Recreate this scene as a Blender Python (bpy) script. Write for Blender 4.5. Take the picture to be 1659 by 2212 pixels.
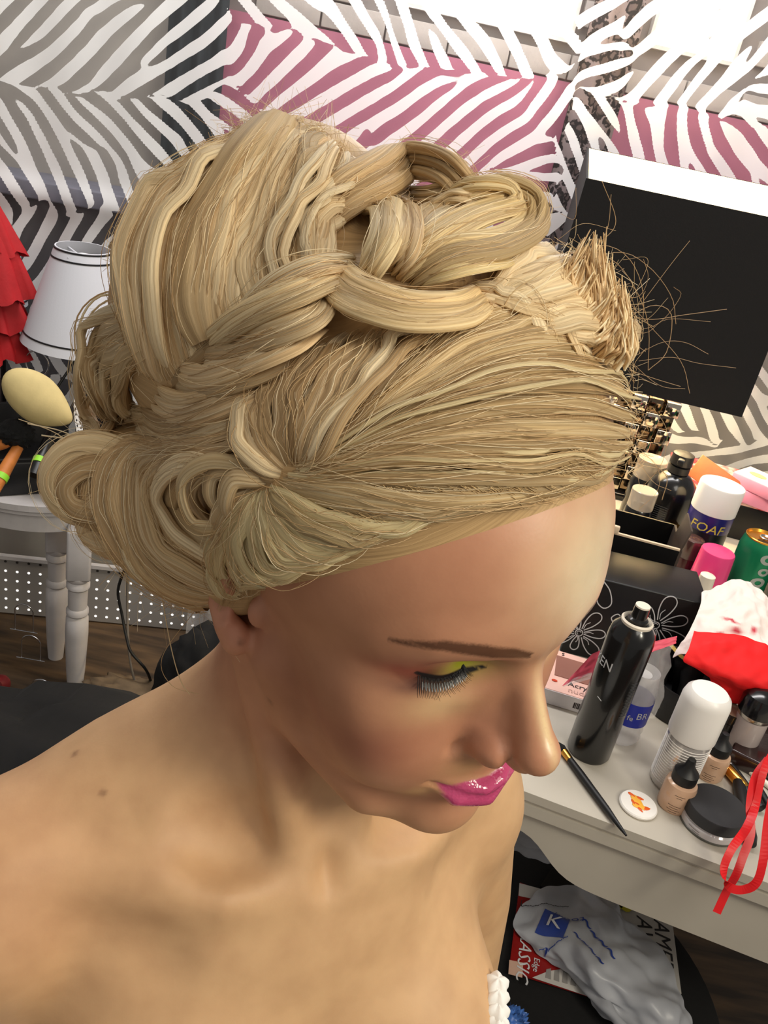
import bpy, bmesh, math, random
import numpy as np
from mathutils import Vector, Matrix, Euler
from mathutils.bvhtree import BVHTree

for o in list(bpy.data.objects):
    bpy.data.objects.remove(o, do_unlink=True)
SC = bpy.context.scene
COL = SC.collection
rng = np.random.default_rng(7)
random.seed(7)

# ------------------------------------------------------------ camera
FPX, CX, CY, CAMH = 1850.0, 829.5, 1106.0, 1.42
RC = np.array([[0.97898483, 0.20393309, 0.0],
               [0.08977611, -0.43097201, 0.89788829],
               [0.18310913, -0.87901901, -0.44022338]])   # camera (x right, y down, z forward) -> world
CAMP = np.array([0.0, 0.0, CAMH])
cam = bpy.data.cameras.new('camera')
cam.sensor_fit = 'VERTICAL'
cam.sensor_height = 24.0
cam.sensor_width = 18.0
cam.lens = 24.0 * FPX / 2212.0
cam.clip_start = 0.02
camo = bpy.data.objects.new('camera', cam)
COL.objects.link(camo)
mw = Matrix.Identity(4)
for i in range(3):
    mw[i][0] = RC[i, 0]; mw[i][1] = -RC[i, 1]; mw[i][2] = -RC[i, 2]; mw[i][3] = CAMP[i]
camo.matrix_world = mw
SC.camera = camo

# ------------------------------------------------------------ exposure, world, lamps
SC.view_settings.view_transform = 'Standard'
SC.view_settings.look = 'None'
SC.view_settings.exposure = 0.0
SC.view_settings.gamma = 1.0
SC.view_settings.use_curve_mapping = False
W = bpy.data.worlds.new('room_light'); SC.world = W
W.use_nodes = True
bg = W.node_tree.nodes['Background']
bg.inputs[0].default_value = (1.0, 0.95, 0.88, 1); bg.inputs[1].default_value = 0.30

def area(name, loc, target, size, power, color, sy=None):
    l = bpy.data.lights.new(name, 'AREA'); l.size = size; l.energy = power; l.color = color
    if sy: l.shape = 'RECTANGLE'; l.size_y = sy
    o = bpy.data.objects.new(name, l); COL.objects.link(o); o.location = loc
    d = Vector(target) - Vector(loc)
    o.rotation_euler = d.to_track_quat('-Z', 'Y').to_euler()
    return o
area('vanity_lamp_light', (1.20, -0.30, 1.85), (0.05, 0.35, 1.15), 0.30, 10.0, (1.0, 0.92, 0.74))
area('ceiling_lamp_light', (0.75, -0.45, 2.5), (0.0, 0.5, 1.0), 0.9, 14.0, (1.0, 0.93, 0.82))
area('drape_fill_light', (-0.1, 1.45, 2.40), (0.0, 2.05, 1.45), 1.9, 38.0, (1.0, 0.97, 0.95), 0.3)  # added fill that whitens the drape front, standing in for light from behind

def ray(px, py):
    return RC @ np.array([(px - CX) / FPX, (py - CY) / FPX, 1.0])
def atz(px, py, z):
    d = ray(px, py); return CAMP + d * ((z - CAMH) / d[2])
def aty(px, py, y):
    d = ray(px, py); return CAMP + d * (y / d[1])
def att(px, py, t):
    return CAMP + ray(px, py) * t

# ------------------------------------------------------------ materials
MATS = {}
def nt(m):
    return m.node_tree.nodes, m.node_tree.links
def mat(name, col, rough=0.5, metal=0.0, spec=0.5, noise=0.0, nscale=30.0, bump=0.0, bscale=200.0, trans=0.0, alpha=1.0, emit=None, estr=0.0, coat=0.0, ior=1.45, sss=0.0):
    if name in MATS: return MATS[name]
    m = bpy.data.materials.new(name); m.use_nodes = True
    N, L = nt(m); b = N['Principled BSDF']
    c = (col[0], col[1], col[2], 1)
    b.inputs['Base Color'].default_value = c
    b.inputs['Roughness'].default_value = rough
    b.inputs['Metallic'].default_value = metal
    b.inputs['Specular IOR Level'].default_value = spec
    b.inputs['Transmission Weight'].default_value = trans
    b.inputs['Alpha'].default_value = alpha
    b.inputs['IOR'].default_value = ior
    b.inputs['Coat Weight'].default_value = coat
    if sss: 
        b.inputs['Subsurface Weight'].default_value = sss
        b.inputs['Subsurface Radius'].default_value = (0.006, 0.003, 0.002)
        b.inputs['Subsurface Scale'].default_value = 1.0
    if emit:
        b.inputs['Emission Color'].default_value = (emit[0], emit[1], emit[2], 1)
        b.inputs['Emission Strength'].default_value = estr
    tc = N.new('ShaderNodeTexCoord')
    if noise:
        n = N.new('ShaderNodeTexNoise'); n.inputs['Scale'].default_value = nscale; n.inputs['Detail'].default_value = 4
        L.new(tc.outputs['Object'], n.inputs['Vector'])
        r = N.new('ShaderNodeValToRGB')
        r.color_ramp.elements[0].position = 0.3; r.color_ramp.elements[1].position = 0.7
        r.color_ramp.elements[0].color = tuple(max(0, x * (1 - noise)) for x in col) + (1,)
        r.color_ramp.elements[1].color = tuple(min(1, x * (1 + noise * 0.6)) for x in col) + (1,)
        L.new(n.outputs['Fac'], r.inputs['Fac']); L.new(r.outputs['Color'], b.inputs['Base Color'])
    if bump:
        n = N.new('ShaderNodeTexNoise'); n.inputs['Scale'].default_value = bscale; n.inputs['Detail'].default_value = 3
        L.new(tc.outputs['Object'], n.inputs['Vector'])
        bn = N.new('ShaderNodeBump'); bn.inputs['Strength'].default_value = bump; bn.inputs['Distance'].default_value = 0.002
        L.new(n.outputs['Fac'], bn.inputs['Height']); L.new(bn.outputs['Normal'], b.inputs['Normal'])
    MATS[name] = m
    return m
def srgb(r, g, b):
    f = lambda c: (c / 255 / 12.92) if c <= 10.31 else ((c / 255 + 0.055) / 1.055) ** 2.4
    return (f(r), f(g), f(b))

# ------------------------------------------------------------ object helpers
def tag(o, label=None, cat=None, group=None, kind=None):
    if label: o['label'] = label
    if cat: o['category'] = cat
    if group: o['group'] = group
    if kind: o['kind'] = kind
    return o
def empty(name, loc=(0, 0, 0), rz=0.0, label=None, cat=None, group=None):
    o = bpy.data.objects.new(name, None); COL.objects.link(o)
    o.empty_display_size = 0.02
    o.location = loc; o.rotation_euler = (0, 0, rz)
    return tag(o, label, cat, group)
def meshobj(name, verts, faces, m, parent=None, smooth=False):
    me = bpy.data.meshes.new(name)
    me.from_pydata([tuple(map(float, v)) for v in verts], [], [tuple(map(int, f)) for f in faces])
    me.validate()
    if smooth: me.shade_smooth()
    else: me.shade_flat()
    if m is not None: me.materials.append(m)
    o = bpy.data.objects.new(name, me); COL.objects.link(o)
    if parent is not None: o.parent = parent
    return o
def npmesh(name, V, F, m, parent=None, smooth=True):
    V = np.asarray(V, np.float32); F = np.asarray(F, np.int32)
    me = bpy.data.meshes.new(name)
    k = F.shape[1]
    me.vertices.add(len(V)); me.vertices.foreach_set('co', V.ravel())
    me.loops.add(F.size); me.loops.foreach_set('vertex_index', F.ravel())
    me.polygons.add(len(F)); me.polygons.foreach_set('loop_start', np.arange(0, F.size, k, dtype=np.int32))
    me.update(calc_edges=True)
    if smooth: me.shade_smooth()
    else: me.shade_flat()
    if m is not None: me.materials.append(m)
    o = bpy.data.objects.new(name, me); COL.objects.link(o)
    if parent is not None: o.parent = parent
    return o
def fattr(o, name, vals):
    a = o.data.attributes.new(name, 'FLOAT', 'POINT'); a.data.foreach_set('value', np.asarray(vals, np.float32).ravel())
def cattr(o, name, vals):
    vals = np.asarray(vals, np.float32)
    if vals.shape[1] == 3: vals = np.hstack([vals, np.ones((len(vals), 1), np.float32)])
    a = o.data.attributes.new(name, 'FLOAT_COLOR', 'POINT'); a.data.foreach_set('color', vals.ravel())
def bmobj(name, bm, m, parent=None, smooth=False):
    me = bpy.data.meshes.new(name); bm.normal_update(); bm.to_mesh(me); bm.free()
    if smooth: me.shade_smooth()
    else: me.shade_flat()
    if m is not None: me.materials.append(m)
    o = bpy.data.objects.new(name, me); COL.objects.link(o)
    if parent is not None: o.parent = parent
    return o
def autosmooth(o, ang=0.7):
    me = o.data; me.shade_smooth()
    bm = bmesh.new(); bm.from_mesh(me)
    for e in bm.edges:
        if len(e.link_faces) == 2 and e.calc_face_angle(0) > ang: e.smooth = False
    bm.to_mesh(me); bm.free()
    return o
def box(name, c, s, m, parent=None, bev=0.0, rz=0.0, rot=None, seg=2):
    bm = bmesh.new(); bmesh.ops.create_cube(bm, size=1.0)
    bmesh.ops.scale(bm, vec=s, verts=bm.verts)
    if bev: bmesh.ops.bevel(bm, geom=bm.edges[:], offset=bev, segments=seg, affect='EDGES', profile=0.5)
    o = bmobj(name, bm, m, parent)
    o.location = c; o.rotation_euler = rot if rot else (0, 0, rz)
    if bev: autosmooth(o, 0.9)
    return o
def lathe(name, prof, m, parent=None, n=40, loc=(0, 0, 0), rot=(0, 0, 0), ang=0.6, flat=1.0):
    """prof: list of (r, z) from bottom to top, closed on the axis where r = 0"""
    V = []; F = []; ring = []
    for r, z in prof:
        if r <= 1e-7: ring.append([len(V)]); V.append((0, 0, z))
        else:
            ids = []
            for k in range(n):
                a = 2 * math.pi * k / n; ids.append(len(V)); V.append((r * math.cos(a), r * math.sin(a) * flat, z))
            ring.append(ids)
    for a, b in zip(ring[:-1], ring[1:]):
        for k in range(n):
            k2 = (k + 1) % n
            if len(a) == 1 and len(b) == 1: continue
            if len(a) == 1: F.append((a[0], b[k2], b[k]))
            elif len(b) == 1: F.append((a[k], a[k2], b[0]))
            else: F.append((a[k], a[k2], b[k2], b[k]))
    o = meshobj(name, V, F, m, parent)
    o.location = loc; o.rotation_euler = rot
    return autosmooth(o, ang)
def spline(P, n):
    """Catmull-Rom through points, n samples by chord length"""
    P = np.asarray(P, float)
    if len(P) == 2: 
        t = np.linspace(0, 1, n)[:, None]; return P[0] * (1 - t) + P[1] * t
    d = np.r_[0, np.cumsum(np.linalg.norm(np.diff(P, axis=0), axis=1) ** 0.5 + 1e-9)]
    Q = np.vstack([2 * P[0] - P[1], P, 2 * P[-1] - P[-2]])
    out = []
    for t in np.linspace(0, d[-1], n):
        i = min(np.searchsorted(d, t, side='right') - 1, len(P) - 2)
        u = (t - d[i]) / (d[i + 1] - d[i])
        p0, p1, p2, p3 = Q[i], Q[i + 1], Q[i + 2], Q[i + 3]
        out.append(0.5 * ((2 * p1) + (-p0 + p2) * u + (2 * p0 - 5 * p1 + 4 * p2 - p3) * u * u + (-p0 + 3 * p1 - 3 * p2 + p3) * u ** 3))
    return np.array(out)
def frames(C):
    T = np.gradient(C, axis=0); T /= np.linalg.norm(T, axis=1)[:, None] + 1e-12
    return T
def tube_arrays(C, r, sides=8, cap=True, up=None, flat=1.0, twist=0.0):
    """swept tube; r scalar or array; up optional (n,3) outward direction so that flat tubes lie on a surface"""
    C = np.asarray(C, float); n = len(C); T = frames(C)
    r = np.broadcast_to(np.asarray(r, float), (n,))
    if up is None:
        nrm = np.zeros((n, 3)); a = np.array([0, 0, 1.0]) if abs(T[0, 2]) < 0.9 else np.array([1.0, 0, 0])
        v = np.cross(T[0], a); v /= np.linalg.norm(v); nrm[0] = v
        for i in range(1, n):
            v = nrm[i - 1] - T[i] * np.dot(nrm[i - 1], T[i]); nrm[i] = v / (np.linalg.norm(v) + 1e-12)
    else:
        nrm = up - T * np.sum(up * T, axis=1)[:, None]; nrm /= np.linalg.norm(nrm, axis=1)[:, None] + 1e-12
    bi = np.cross(T, nrm)
    a = np.linspace(0, 2 * math.pi, sides, endpoint=False)
    V = C[:, None, :] + r[:, None, None] * (np.cos(a)[None, :, None] * nrm[:, None, :] * flat + np.sin(a)[None, :, None] * bi[:, None, :])
    V = V.reshape(-1, 3)
    i = np.arange(n - 1)[:, None] * sides; k = np.arange(sides)[None, :]; k2 = (k + 1) % sides
    F = np.stack([i + k, i + k2, i + sides + k2, i + sides + k], -1).reshape(-1, 4)
    return V, F
def tube(name, C, r, m, parent=None, sides=8, flat=1.0, up=None, ns=None):
    if ns:
        if np.ndim(r): r = np.interp(np.linspace(0, 1, ns), np.linspace(0, 1, len(r)), r)
        C = spline(C, ns)
    C = np.asarray(C, float)
    V, F = tube_arrays(C, r, sides, flat=flat, up=up)
    n = len(C)
    faces = [tuple(f) for f in F] + [tuple(range(sides))[::-1], tuple(range((n - 1) * sides, n * sides))]
    o = meshobj(name, V, faces, m, parent)
    return autosmooth(o, 1.0)
def text(name, s, m, loc, rot, size, parent=None, ext=0.0002, align='CENTER', mtx=None, shear=0.0, xs=1.0):
    cu = bpy.data.curves.new(name, 'FONT'); cu.body = s; cu.size = size; cu.extrude = ext
    cu.align_x = align; cu.align_y = 'CENTER'; cu.shear = shear; cu.resolution_u = 2
    t = bpy.data.objects.new(name, cu); COL.objects.link(t)
    dg = bpy.context.evaluated_depsgraph_get()
    me = bpy.data.meshes.new_from_object(t.evaluated_get(dg))
    bpy.data.objects.remove(t, do_unlink=True)
    me.materials.clear(); me.materials.append(m); me.name = name
    if xs != 1.0: me.transform(Matrix.Diagonal((xs, 1, 1, 1)))
    o = bpy.data.objects.new(name, me); COL.objects.link(o)
    if mtx is not None: o.matrix_basis = mtx
    else: o.location = loc; o.rotation_euler = rot
    if parent is not None: o.parent = parent
    return o
def bend_text(o, r, zc=0.0):
    """wrap a text mesh lying in the x-z plane (x = arc length) around a cylinder of radius r (axis z); facing -Y"""
    for v in o.data.vertices:
        x, y, z = v.co
        a = x / r; rr = r + 0.0003 + z
        v.co = (rr * math.sin(a), -rr * math.cos(a), y + zc)
def face_mtx(o, x, up):
    """matrix with local x along x, local y along up"""
    x = Vector(x).normalized(); up = Vector(up); z = x.cross(up).normalized(); y = z.cross(x)
    m = Matrix.Identity(4)
    for i in range(3): m[i][0] = x[i]; m[i][1] = y[i]; m[i][2] = z[i]; m[i][3] = o[i]
    return m
# ------------------------------------------------------------ room: floor, block wall, windows, sheer zebra drape
WD = np.array([1.0, 0.19, 0.0]); WD /= np.linalg.norm(WD); WN = np.array([WD[1], -WD[0], 0.0])   # along wall, towards the room
W0 = np.array([0.0, 1.95, 0.0])
WANG = math.atan2(WD[1], WD[0])
def wp(u, z, off=0.0): return W0 + WD * u - WN * off + np.array([0, 0, z])      # off: behind the drape
def on_wall(px, py, off=0.0):
    d = ray(px, py); o = W0 - WN * off
    t = ((o - CAMP) @ WN) / (d @ WN); P = CAMP + d * t
    return (P - W0) @ WD, P[2]
def wbox(name, u0, u1, z0, z1, off0, off1, m, parent=None, bev=0.0):
    c = wp((u0 + u1) / 2, (z0 + z1) / 2, (off0 + off1) / 2)
    return box(name, c, (abs(u1 - u0), abs(off1 - off0), abs(z1 - z0)), m, parent, bev, rz=WANG)

mfloor = mat('floor_wood', srgb(74, 56, 38), 0.6, noise=0.35, nscale=9)
f_ = box('floor', (0, 0.9, -0.02), (5.0, 4.0, 0.04), None); tag(f_, kind='structure')
def wood_floor():
    m = bpy.data.materials.new('floor_boards'); m.use_nodes = True; N, L = nt(m); b = N['Principled BSDF']
    tc = N.new('ShaderNodeTexCoord'); mp = N.new('ShaderNodeMapping'); mp.inputs['Scale'].default_value = (2, 14, 1)
    L.new(tc.outputs['Object'], mp.inputs['Vector'])
    n = N.new('ShaderNodeTexNoise'); n.inputs['Scale'].default_value = 2.5; n.inputs['Detail'].default_value = 6; L.new(mp.outputs['Vector'], n.inputs['Vector'])
    r = N.new('ShaderNodeValToRGB'); r.color_ramp.elements[0].color = srgb(50, 38, 26) + (1,); r.color_ramp.elements[1].color = srgb(98, 76, 52) + (1,)
    r.color_ramp.elements[0].position = 0.35; r.color_ramp.elements[1].position = 0.68
    L.new(n.outputs['Fac'], r.inputs['Fac']); L.new(r.outputs['Color'], b.inputs['Base Color']); b.inputs['Roughness'].default_value = 0.55
    return m
f_.data.materials.append(wood_floor())

# wall behind the drape: grey plaster on the left, purple below grey blocks on the right
mgrey = mat('grey_plaster', srgb(176, 172, 167), 0.9, noise=0.12, nscale=6, bump=0.15, bscale=60)
mpurple = mat('purple_paint', srgb(190, 122, 146), 0.8, noise=0.08, nscale=5, bump=0.2, bscale=80)
mblock = mat('grey_block', srgb(190, 184, 180), 0.9, noise=0.10, nscale=20, bump=0.3, bscale=150)
mmort = mat('block_joint', srgb(140, 134, 132), 0.95)
OFF = 0.12
wall_back = wbox('wall_back', -1.8, 1.9, -0.02, 1.50, OFF + 0.03, OFF + 0.13, mgrey); tag(wall_back, kind='structure')
def wchild(o, parent=wall_back):
    o.parent = parent; o.matrix_parent_inverse = (Matrix.Translation(parent.location) @ Euler(parent.rotation_euler).to_matrix().to_4x4()).inverted(); return o
wchild(wbox('purple_panel', -0.52, 1.9, 1.12, 1.495, OFF, OFF + 0.035, mpurple))
wchild(wbox('block_backing', -0.52, 1.9, 1.495, 2.3, OFF + 0.012, OFF + 0.10, mmort))
wchild(wbox('upper_panel', -1.8, -0.52, 1.50, 2.3, OFF + 0.03, OFF + 0.13, mgrey))
# blocks in the band above the purple paint, around the two windows
WIN = [(-0.15, 0.205, 1.575), (0.385, 0.575, 1.600)]
bh, bw = 0.052, 0.135
row = 0; z = 1.497
proto = None
while z < 2.0:
    u = -0.52 + (0.0 if row % 2 else -bw / 2)
    while u < 1.2:
        inw = any(u + bw > a - 0.005 and u < b + 0.005 and z + bh > zz - 0.004 for a, b, zz in WIN)
        if u > -0.52 and not inw:
            if proto is None:
                proto = wbox('block', u + 0.002, u + bw - 0.002, z + 0.002, z + bh - 0.002, OFF, OFF + 0.02, mblock, None, 0.0015); o = proto
            else:
                o = proto.copy(); COL.objects.link(o); o.location = wp(u + bw / 2, z + bh / 2, OFF + 0.01)
            wchild(o)
        u += bw
    z += bh; row += 1
# bright windows with frames
mpane = mat('window_daylight', (1, 1, 1), 0.3, emit=(1.0, 0.985, 0.96), estr=7.0)
mwframe = mat('window_frame_white', srgb(225, 222, 218), 0.5)
for i, (a, b, zz) in enumerate(WIN):
    w_ = wbox('window_%d' % (i + 1), a, b, zz, 2.0, OFF + 0.008, OFF + 0.012, mpane); tag(w_, kind='structure')
    for (u0, u1, z0, z1) in [(a - 0.008, a, zz - 0.008, 2.0), (b, b + 0.008, zz - 0.008, 2.0), (a, b, zz - 0.008, zz)]:
        wchild(wbox('window_frame', u0, u1, z0, z1, OFF - 0.006, OFF + 0.014, mwframe), w_)
# ledge under the left window; wall panel below it coloured dark as shade
mled = mat('ledge_paint', srgb(128, 130, 146), 0.5, noise=0.1)
mlowshade = mat('shaded_wall_tone', srgb(92, 92, 98), 0.8, noise=0.15, nscale=12)
tr1 = wbox('trim_1', -1.6, -0.30, 1.075, 1.112, 0.02, OFF + 0.03, mled, None, 0.004); tag(tr1, kind='structure')
tr2 = wbox('trim_2', -1.6, -0.52, 0.45, 1.075, 0.05, OFF + 0.03, mlowshade); tag(tr2, kind='structure')

# dark lined curtain seen through the drape
mdk = mat('dark_curtain', srgb(60, 68, 74), 0.9, noise=0.2, nscale=15)
def wavy(name, u0, u1, z0, z1, off, amp, waves, m, nu=60, nz=6, thick=0.004):
    V = []; F = []
    for s in (0, 1):
        for j in range(nz + 1):
            for i in range(nu + 1):
                f = i / nu; u = u0 + (u1 - u0) * f
                V.append(wp(u, z0 + (z1 - z0) * j / nz, off + amp * math.sin(2 * math.pi * waves * f + 0.4 * j / nz) + s * thick))
    n1 = nu + 1; tot = n1 * (nz + 1)
    for s in (0, 1):
        for j in range(nz):
            for i in range(nu):
                a = s * tot + j * n1 + i; q = (a, a + 1, a + n1 + 1, a + n1)
                F.append(q if s == 0 else q[::-1])
    return meshobj(name, V, F, m, None, True)
cu = wavy('dark_curtain', -0.615, -0.500, 0.9, 2.1, 0.075, 0.008, 3, mdk); tag(cu, 'dark grey curtain hanging behind the zebra drape left of the purple wall', 'curtain')

# leopard scarf hanging behind the drape
def leopard():
    m = bpy.data.materials.new('leopard_print'); m.use_nodes = True; N, L = nt(m); b = N['Principled BSDF']
    tc = N.new('ShaderNodeTexCoord'); v = N.new('ShaderNodeTexVoronoi'); v.inputs['Scale'].default_value = 42; v.feature = 'F1'
    nz = N.new('ShaderNodeTexNoise'); nz.inputs['Scale'].default_value = 60
    L.new(tc.outputs['Object'], nz.inputs['Vector'])
    ad = N.new('ShaderNodeVectorMath'); ad.operation = 'MULTIPLY_ADD'; ad.inputs[1].default_value = (0.03, 0.03, 0.03)
    L.new(nz.outputs['Color'], ad.inputs[0]); L.new(tc.outputs['Object'], ad.inputs[2]); L.new(ad.outputs[0], v.inputs['Vector'])
    r = N.new('ShaderNodeValToRGB'); e = r.color_ramp.elements
    e[0].position = 0.25; e[0].color = srgb(96, 84, 84) + (1,); e[1].position = 0.62; e[1].color = srgb(140, 128, 130) + (1,)
    k = r.color_ramp.elements.new(0.36); k.color = srgb(30, 26, 30) + (1,); k = r.color_ramp.elements.new(0.54); k.color = srgb(34, 30, 34) + (1,)
    L.new(v.outputs['Distance'], r.inputs['Fac']); L.new(r.outputs['Color'], b.inputs['Base Color']); b.inputs['Roughness'].default_value = 0.8
    return m
sc_ = wavy('leopard_scarf', 0.222, 0.335, 0.74, 2.1, 0.05, 0.006, 2.2, leopard(), 40); tag(sc_, 'grey leopard print scarf hanging full length behind the zebra drape', 'scarf')

# zebra print: oriented stripes grown on the drape's own plane
def zebra_field(u0, u1, z0, z1, h):
    nu = int((u1 - u0) / h) + 1; nz = int((z1 - z0) / h) + 1
    U, Z = np.meshgrid(u0 + np.arange(nu) * h, z0 + np.arange(nz) * h, indexing='ij')
    def pix(U, Z):
        P = W0 + U[..., None] * WD + Z[..., None] * np.array([0, 0, 1.0]); c = (P - CAMP) @ RC
        return CX + FPX * c[..., 0] / c[..., 2], CY + FPX * c[..., 1] / c[..., 2]
    X, Y = pix(U, Z)
    # stripe directions read off the print (degrees in the print, counter-clockwise from level), with the place they hold
    S = [(40, 60, 38), (130, 60, 42), (240, 60, 45), (330, 60, 42), (60, 130, 30), (170, 140, 28), (290, 160, 28), (400, 120, 35), (470, 60, 38), (430, 180, 32),
         (40, 240, -58), (110, 260, -55), (200, 260, -50), (300, 260, -52), (370, 290, -55), (60, 340, -60), (140, 360, -68), (220, 370, -70), (300, 380, -65), (430, 260, -55), (470, 230, -40), (480, 300, -50),
         (40, 415, -60), (160, 425, -62), (280, 425, -60), (90, 480, 55), (180, 490, 58), (260, 500, 52), (110, 560, 62), (220, 560, 60),
         (70, 780, -60), (110, 790, -60), (150, 790, -50), (100, 830, 50), (140, 850, 50), (150, 730, -70),
         (540, 20, -65), (600, 10, -62), (690, 30, -62), (780, 60, -55), (870, 60, -68), (960, 80, -60), (1050, 110, -52), (1130, 110, -62), (1200, 90, -70), (900, 20, -70), (1100, 40, -70),
         (530, 80, 50), (560, 150, 48), (620, 120, 45), (680, 150, 40), (760, 180, 38), (840, 230, 36), (940, 220, 36), (1040, 210, 34), (1120, 230, 38), (1200, 230, 45), (900, 310, 35), (1000, 300, 38), (1100, 310, 38), (1150, 340, 30), (720, 280, 38),
         (1080, 430, -45), (1130, 450, -40), (1160, 420, 0), (1170, 390, 10), (1130, 500, -55),
         (1300, 60, 28), (1330, 120, 20), (1300, 160, 18), (1270, 240, -50), (1300, 290, -55), (1250, 320, -65), (1230, 420, -70), (1260, 400, -50), (1220, 500, 30),
         (1380, 60, 50), (1450, 160, 45), (1400, 170, 40), (1520, 180, 50), (1600, 120, 45), (1640, 60, 48), (1560, 200, 42),
         (1380, 280, -80), (1440, 290, -85), (1500, 300, -82), (1550, 330, -68), (1600, 330, -60), (1640, 300, -60), (1620, 250, -30), (1480, 350, -85), (1600, 400, -60), (1650, 230, -10),
         (1500, 900, -62), (1560, 900, -55), (1620, 880, -58), (1650, 920, -65), (1510, 960, 18), (1580, 970, 22), (1640, 980, 22), (1540, 1005, 15), (1540, 930, -45), (1610, 940, -50)]
    S = np.array(S, float)
    best = np.full(X.shape, 1e9); c2 = np.zeros(X.shape); s2 = np.zeros(X.shape)
    d = np.stack([((X - a) ** 2 + (Y - b) ** 2) for a, b, _ in S], -1)
    w = 1.0 / (d + 60.0) ** 3.0
    w /= w.sum(-1, keepdims=True)
    # direction in the plane of the drape
    e = 1e-3; X1, Y1 = pix(U + e, Z); X2, Y2 = pix(U, Z + e)
    a, b_, c, dd = (X1 - X) / e, (X2 - X) / e, (Y1 - Y) / e, (Y2 - Y) / e
    det = a * dd - b_ * c
    for k, (_, _, ang) in enumerate(S):
        vx, vy = math.cos(math.radians(ang)), -math.sin(math.radians(ang))
        du = (dd * vx - b_ * vy) / det; dz = (-c * vx + a * vy) / det
        t = np.arctan2(dz, du); c2 += w[..., k] * np.cos(2 * t); s2 += w[..., k] * np.sin(2 * t)
    r = np.random.default_rng(3)
    def smooth_noise(sig):
        n = r.normal(0, 1, (nu, nz)); fx = np.fft.fftfreq(nu)[:, None]; fz = np.fft.rfftfreq(nz)[None]
        y = np.fft.irfft2(np.fft.rfft2(n) * np.exp(-2 * (np.pi * sig) ** 2 * (fx ** 2 + fz ** 2)), s=(nu, nz)); return y / y.std()
    th = 0.5 * np.arctan2(s2, c2) + 0.16 * smooth_noise(9) + 0.10 * smooth_noise(4)
    lam = 0.0405 / h
    K = 14; fx = np.fft.fftfreq(nu)[:, None]; fz = np.fft.rfftfreq(nz)[None]
    ker = []
    for k in range(K):
        t = math.pi * k / K; al = fx * math.cos(t) + fz * math.sin(t); ac = -fx * math.sin(t) + fz * math.cos(t)
        ker.append(np.exp(-2 * (np.pi * lam * 0.75) ** 2 * al ** 2) * np.exp(-((np.abs(ac) - 1 / lam) ** 2) * (2 * (np.pi * lam * 0.42) ** 2)))
    kk = (th / math.pi * K) % K; k0 = np.floor(kk).astype(int); fr = kk - k0
    x = r.normal(0, 0.3, (nu, nz))
    for it in range(16):
        Fx = np.fft.rfft2(x); y = np.zeros_like(x)
        for k in range(K):
            m1 = k0 % K == k; m2 = (k0 + 1) % K == k
            g = np.fft.irfft2(Fx * ker[k], s=(nu, nz))
            y += np.where(m1, (1 - fr) * g, 0) + np.where(m2, fr * g, 0)
        x = np.tanh(2.2 * y / (y.std() + 1e-9))
    x = x + 0.16 * smooth_noise(5) + 0.10 * smooth_noise(2.2)
    return U, Z, x
ZU, ZZ, ZX = zebra_field(-1.25, 1.25, 0.55, 1.95, 0.0042)
def drape_off(u, z):
    o = 0.004 * np.sin(u * 21.0) + 0.003 * np.sin(u * 47 + z * 3)
    o = o + np.where(u < -0.2, -0.012 * np.exp(-((z - 1.09) / 0.03) ** 2), 0)       # pushed out over the ledge
    return o
nu, nz = ZU.shape
ZP = W0 + ZU.reshape(-1, 1) * WD - WN * drape_off(ZU, ZZ).reshape(-1, 1) + ZZ.reshape(-1, 1) * np.array([0, 0, 1.0])
ii, jj = np.meshgrid(np.arange(nu - 1), np.arange(nz - 1), indexing='ij'); q0 = (ii * nz + jj).ravel()
def drape_material():
    m = bpy.data.materials.new('zebra_sheer'); m.use_nodes = True; N, L = nt(m)
    out = N['Material Output']; N.remove(N['Principled BSDF'])
    a = N.new('ShaderNodeAttribute'); a.attribute_name = 'zebra'
    r = N.new('ShaderNodeMapRange'); r.interpolation_type = 'SMOOTHSTEP'; r.inputs[1].default_value = -0.02; r.inputs[2].default_value = 0.14
    L.new(a.outputs['Fac'], r.inputs[0])
    wd = N.new('ShaderNodeBsdfDiffuse'); wd.inputs[0].default_value = (0.93, 0.93, 0.93, 1)
    wt = N.new('ShaderNodeBsdfTranslucent'); wt.inputs[0].default_value = (0.93, 0.92, 0.90, 1)
    ws = N.new('ShaderNodeMixShader'); ws.inputs[0].default_value = 0.35; L.new(wd.outputs[0], ws.inputs[1]); L.new(wt.outputs[0], ws.inputs[2])
    wtr = N.new('ShaderNodeBsdfTransparent'); w2 = N.new('ShaderNodeMixShader'); w2.inputs[0].default_value = 0.10
    L.new(ws.outputs[0], w2.inputs[1]); L.new(wtr.outputs[0], w2.inputs[2])
    kd = N.new('ShaderNodeBsdfDiffuse'); kd.inputs[0].default_value = (0.10, 0.085, 0.075, 1)
    kt = N.new('ShaderNodeBsdfTransparent'); kt.inputs[0].default_value = (0.95, 0.94, 0.93, 1)
    k2 = N.new('ShaderNodeMixShader'); k2.inputs[0].default_value = 0.86; L.new(kd.outputs[0], k2.inputs[1]); L.new(kt.outputs[0], k2.inputs[2])
    fin = N.new('ShaderNodeMixShader'); L.new(r.outputs[0], fin.inputs[0]); L.new(k2.outputs[0], fin.inputs[1]); L.new(w2.outputs[0], fin.inputs[2])
    L.new(fin.outputs[0], out.inputs['Surface'])
    return m
drape = npmesh('zebra_drape', ZP, np.stack([q0, q0 + nz, q0 + nz + 1, q0 + 1], -1), drape_material())
fattr(drape, 'zebra', ZX.ravel())
tag(drape, 'sheer white zebra striped drape covering the whole back wall', 'drape')
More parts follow.
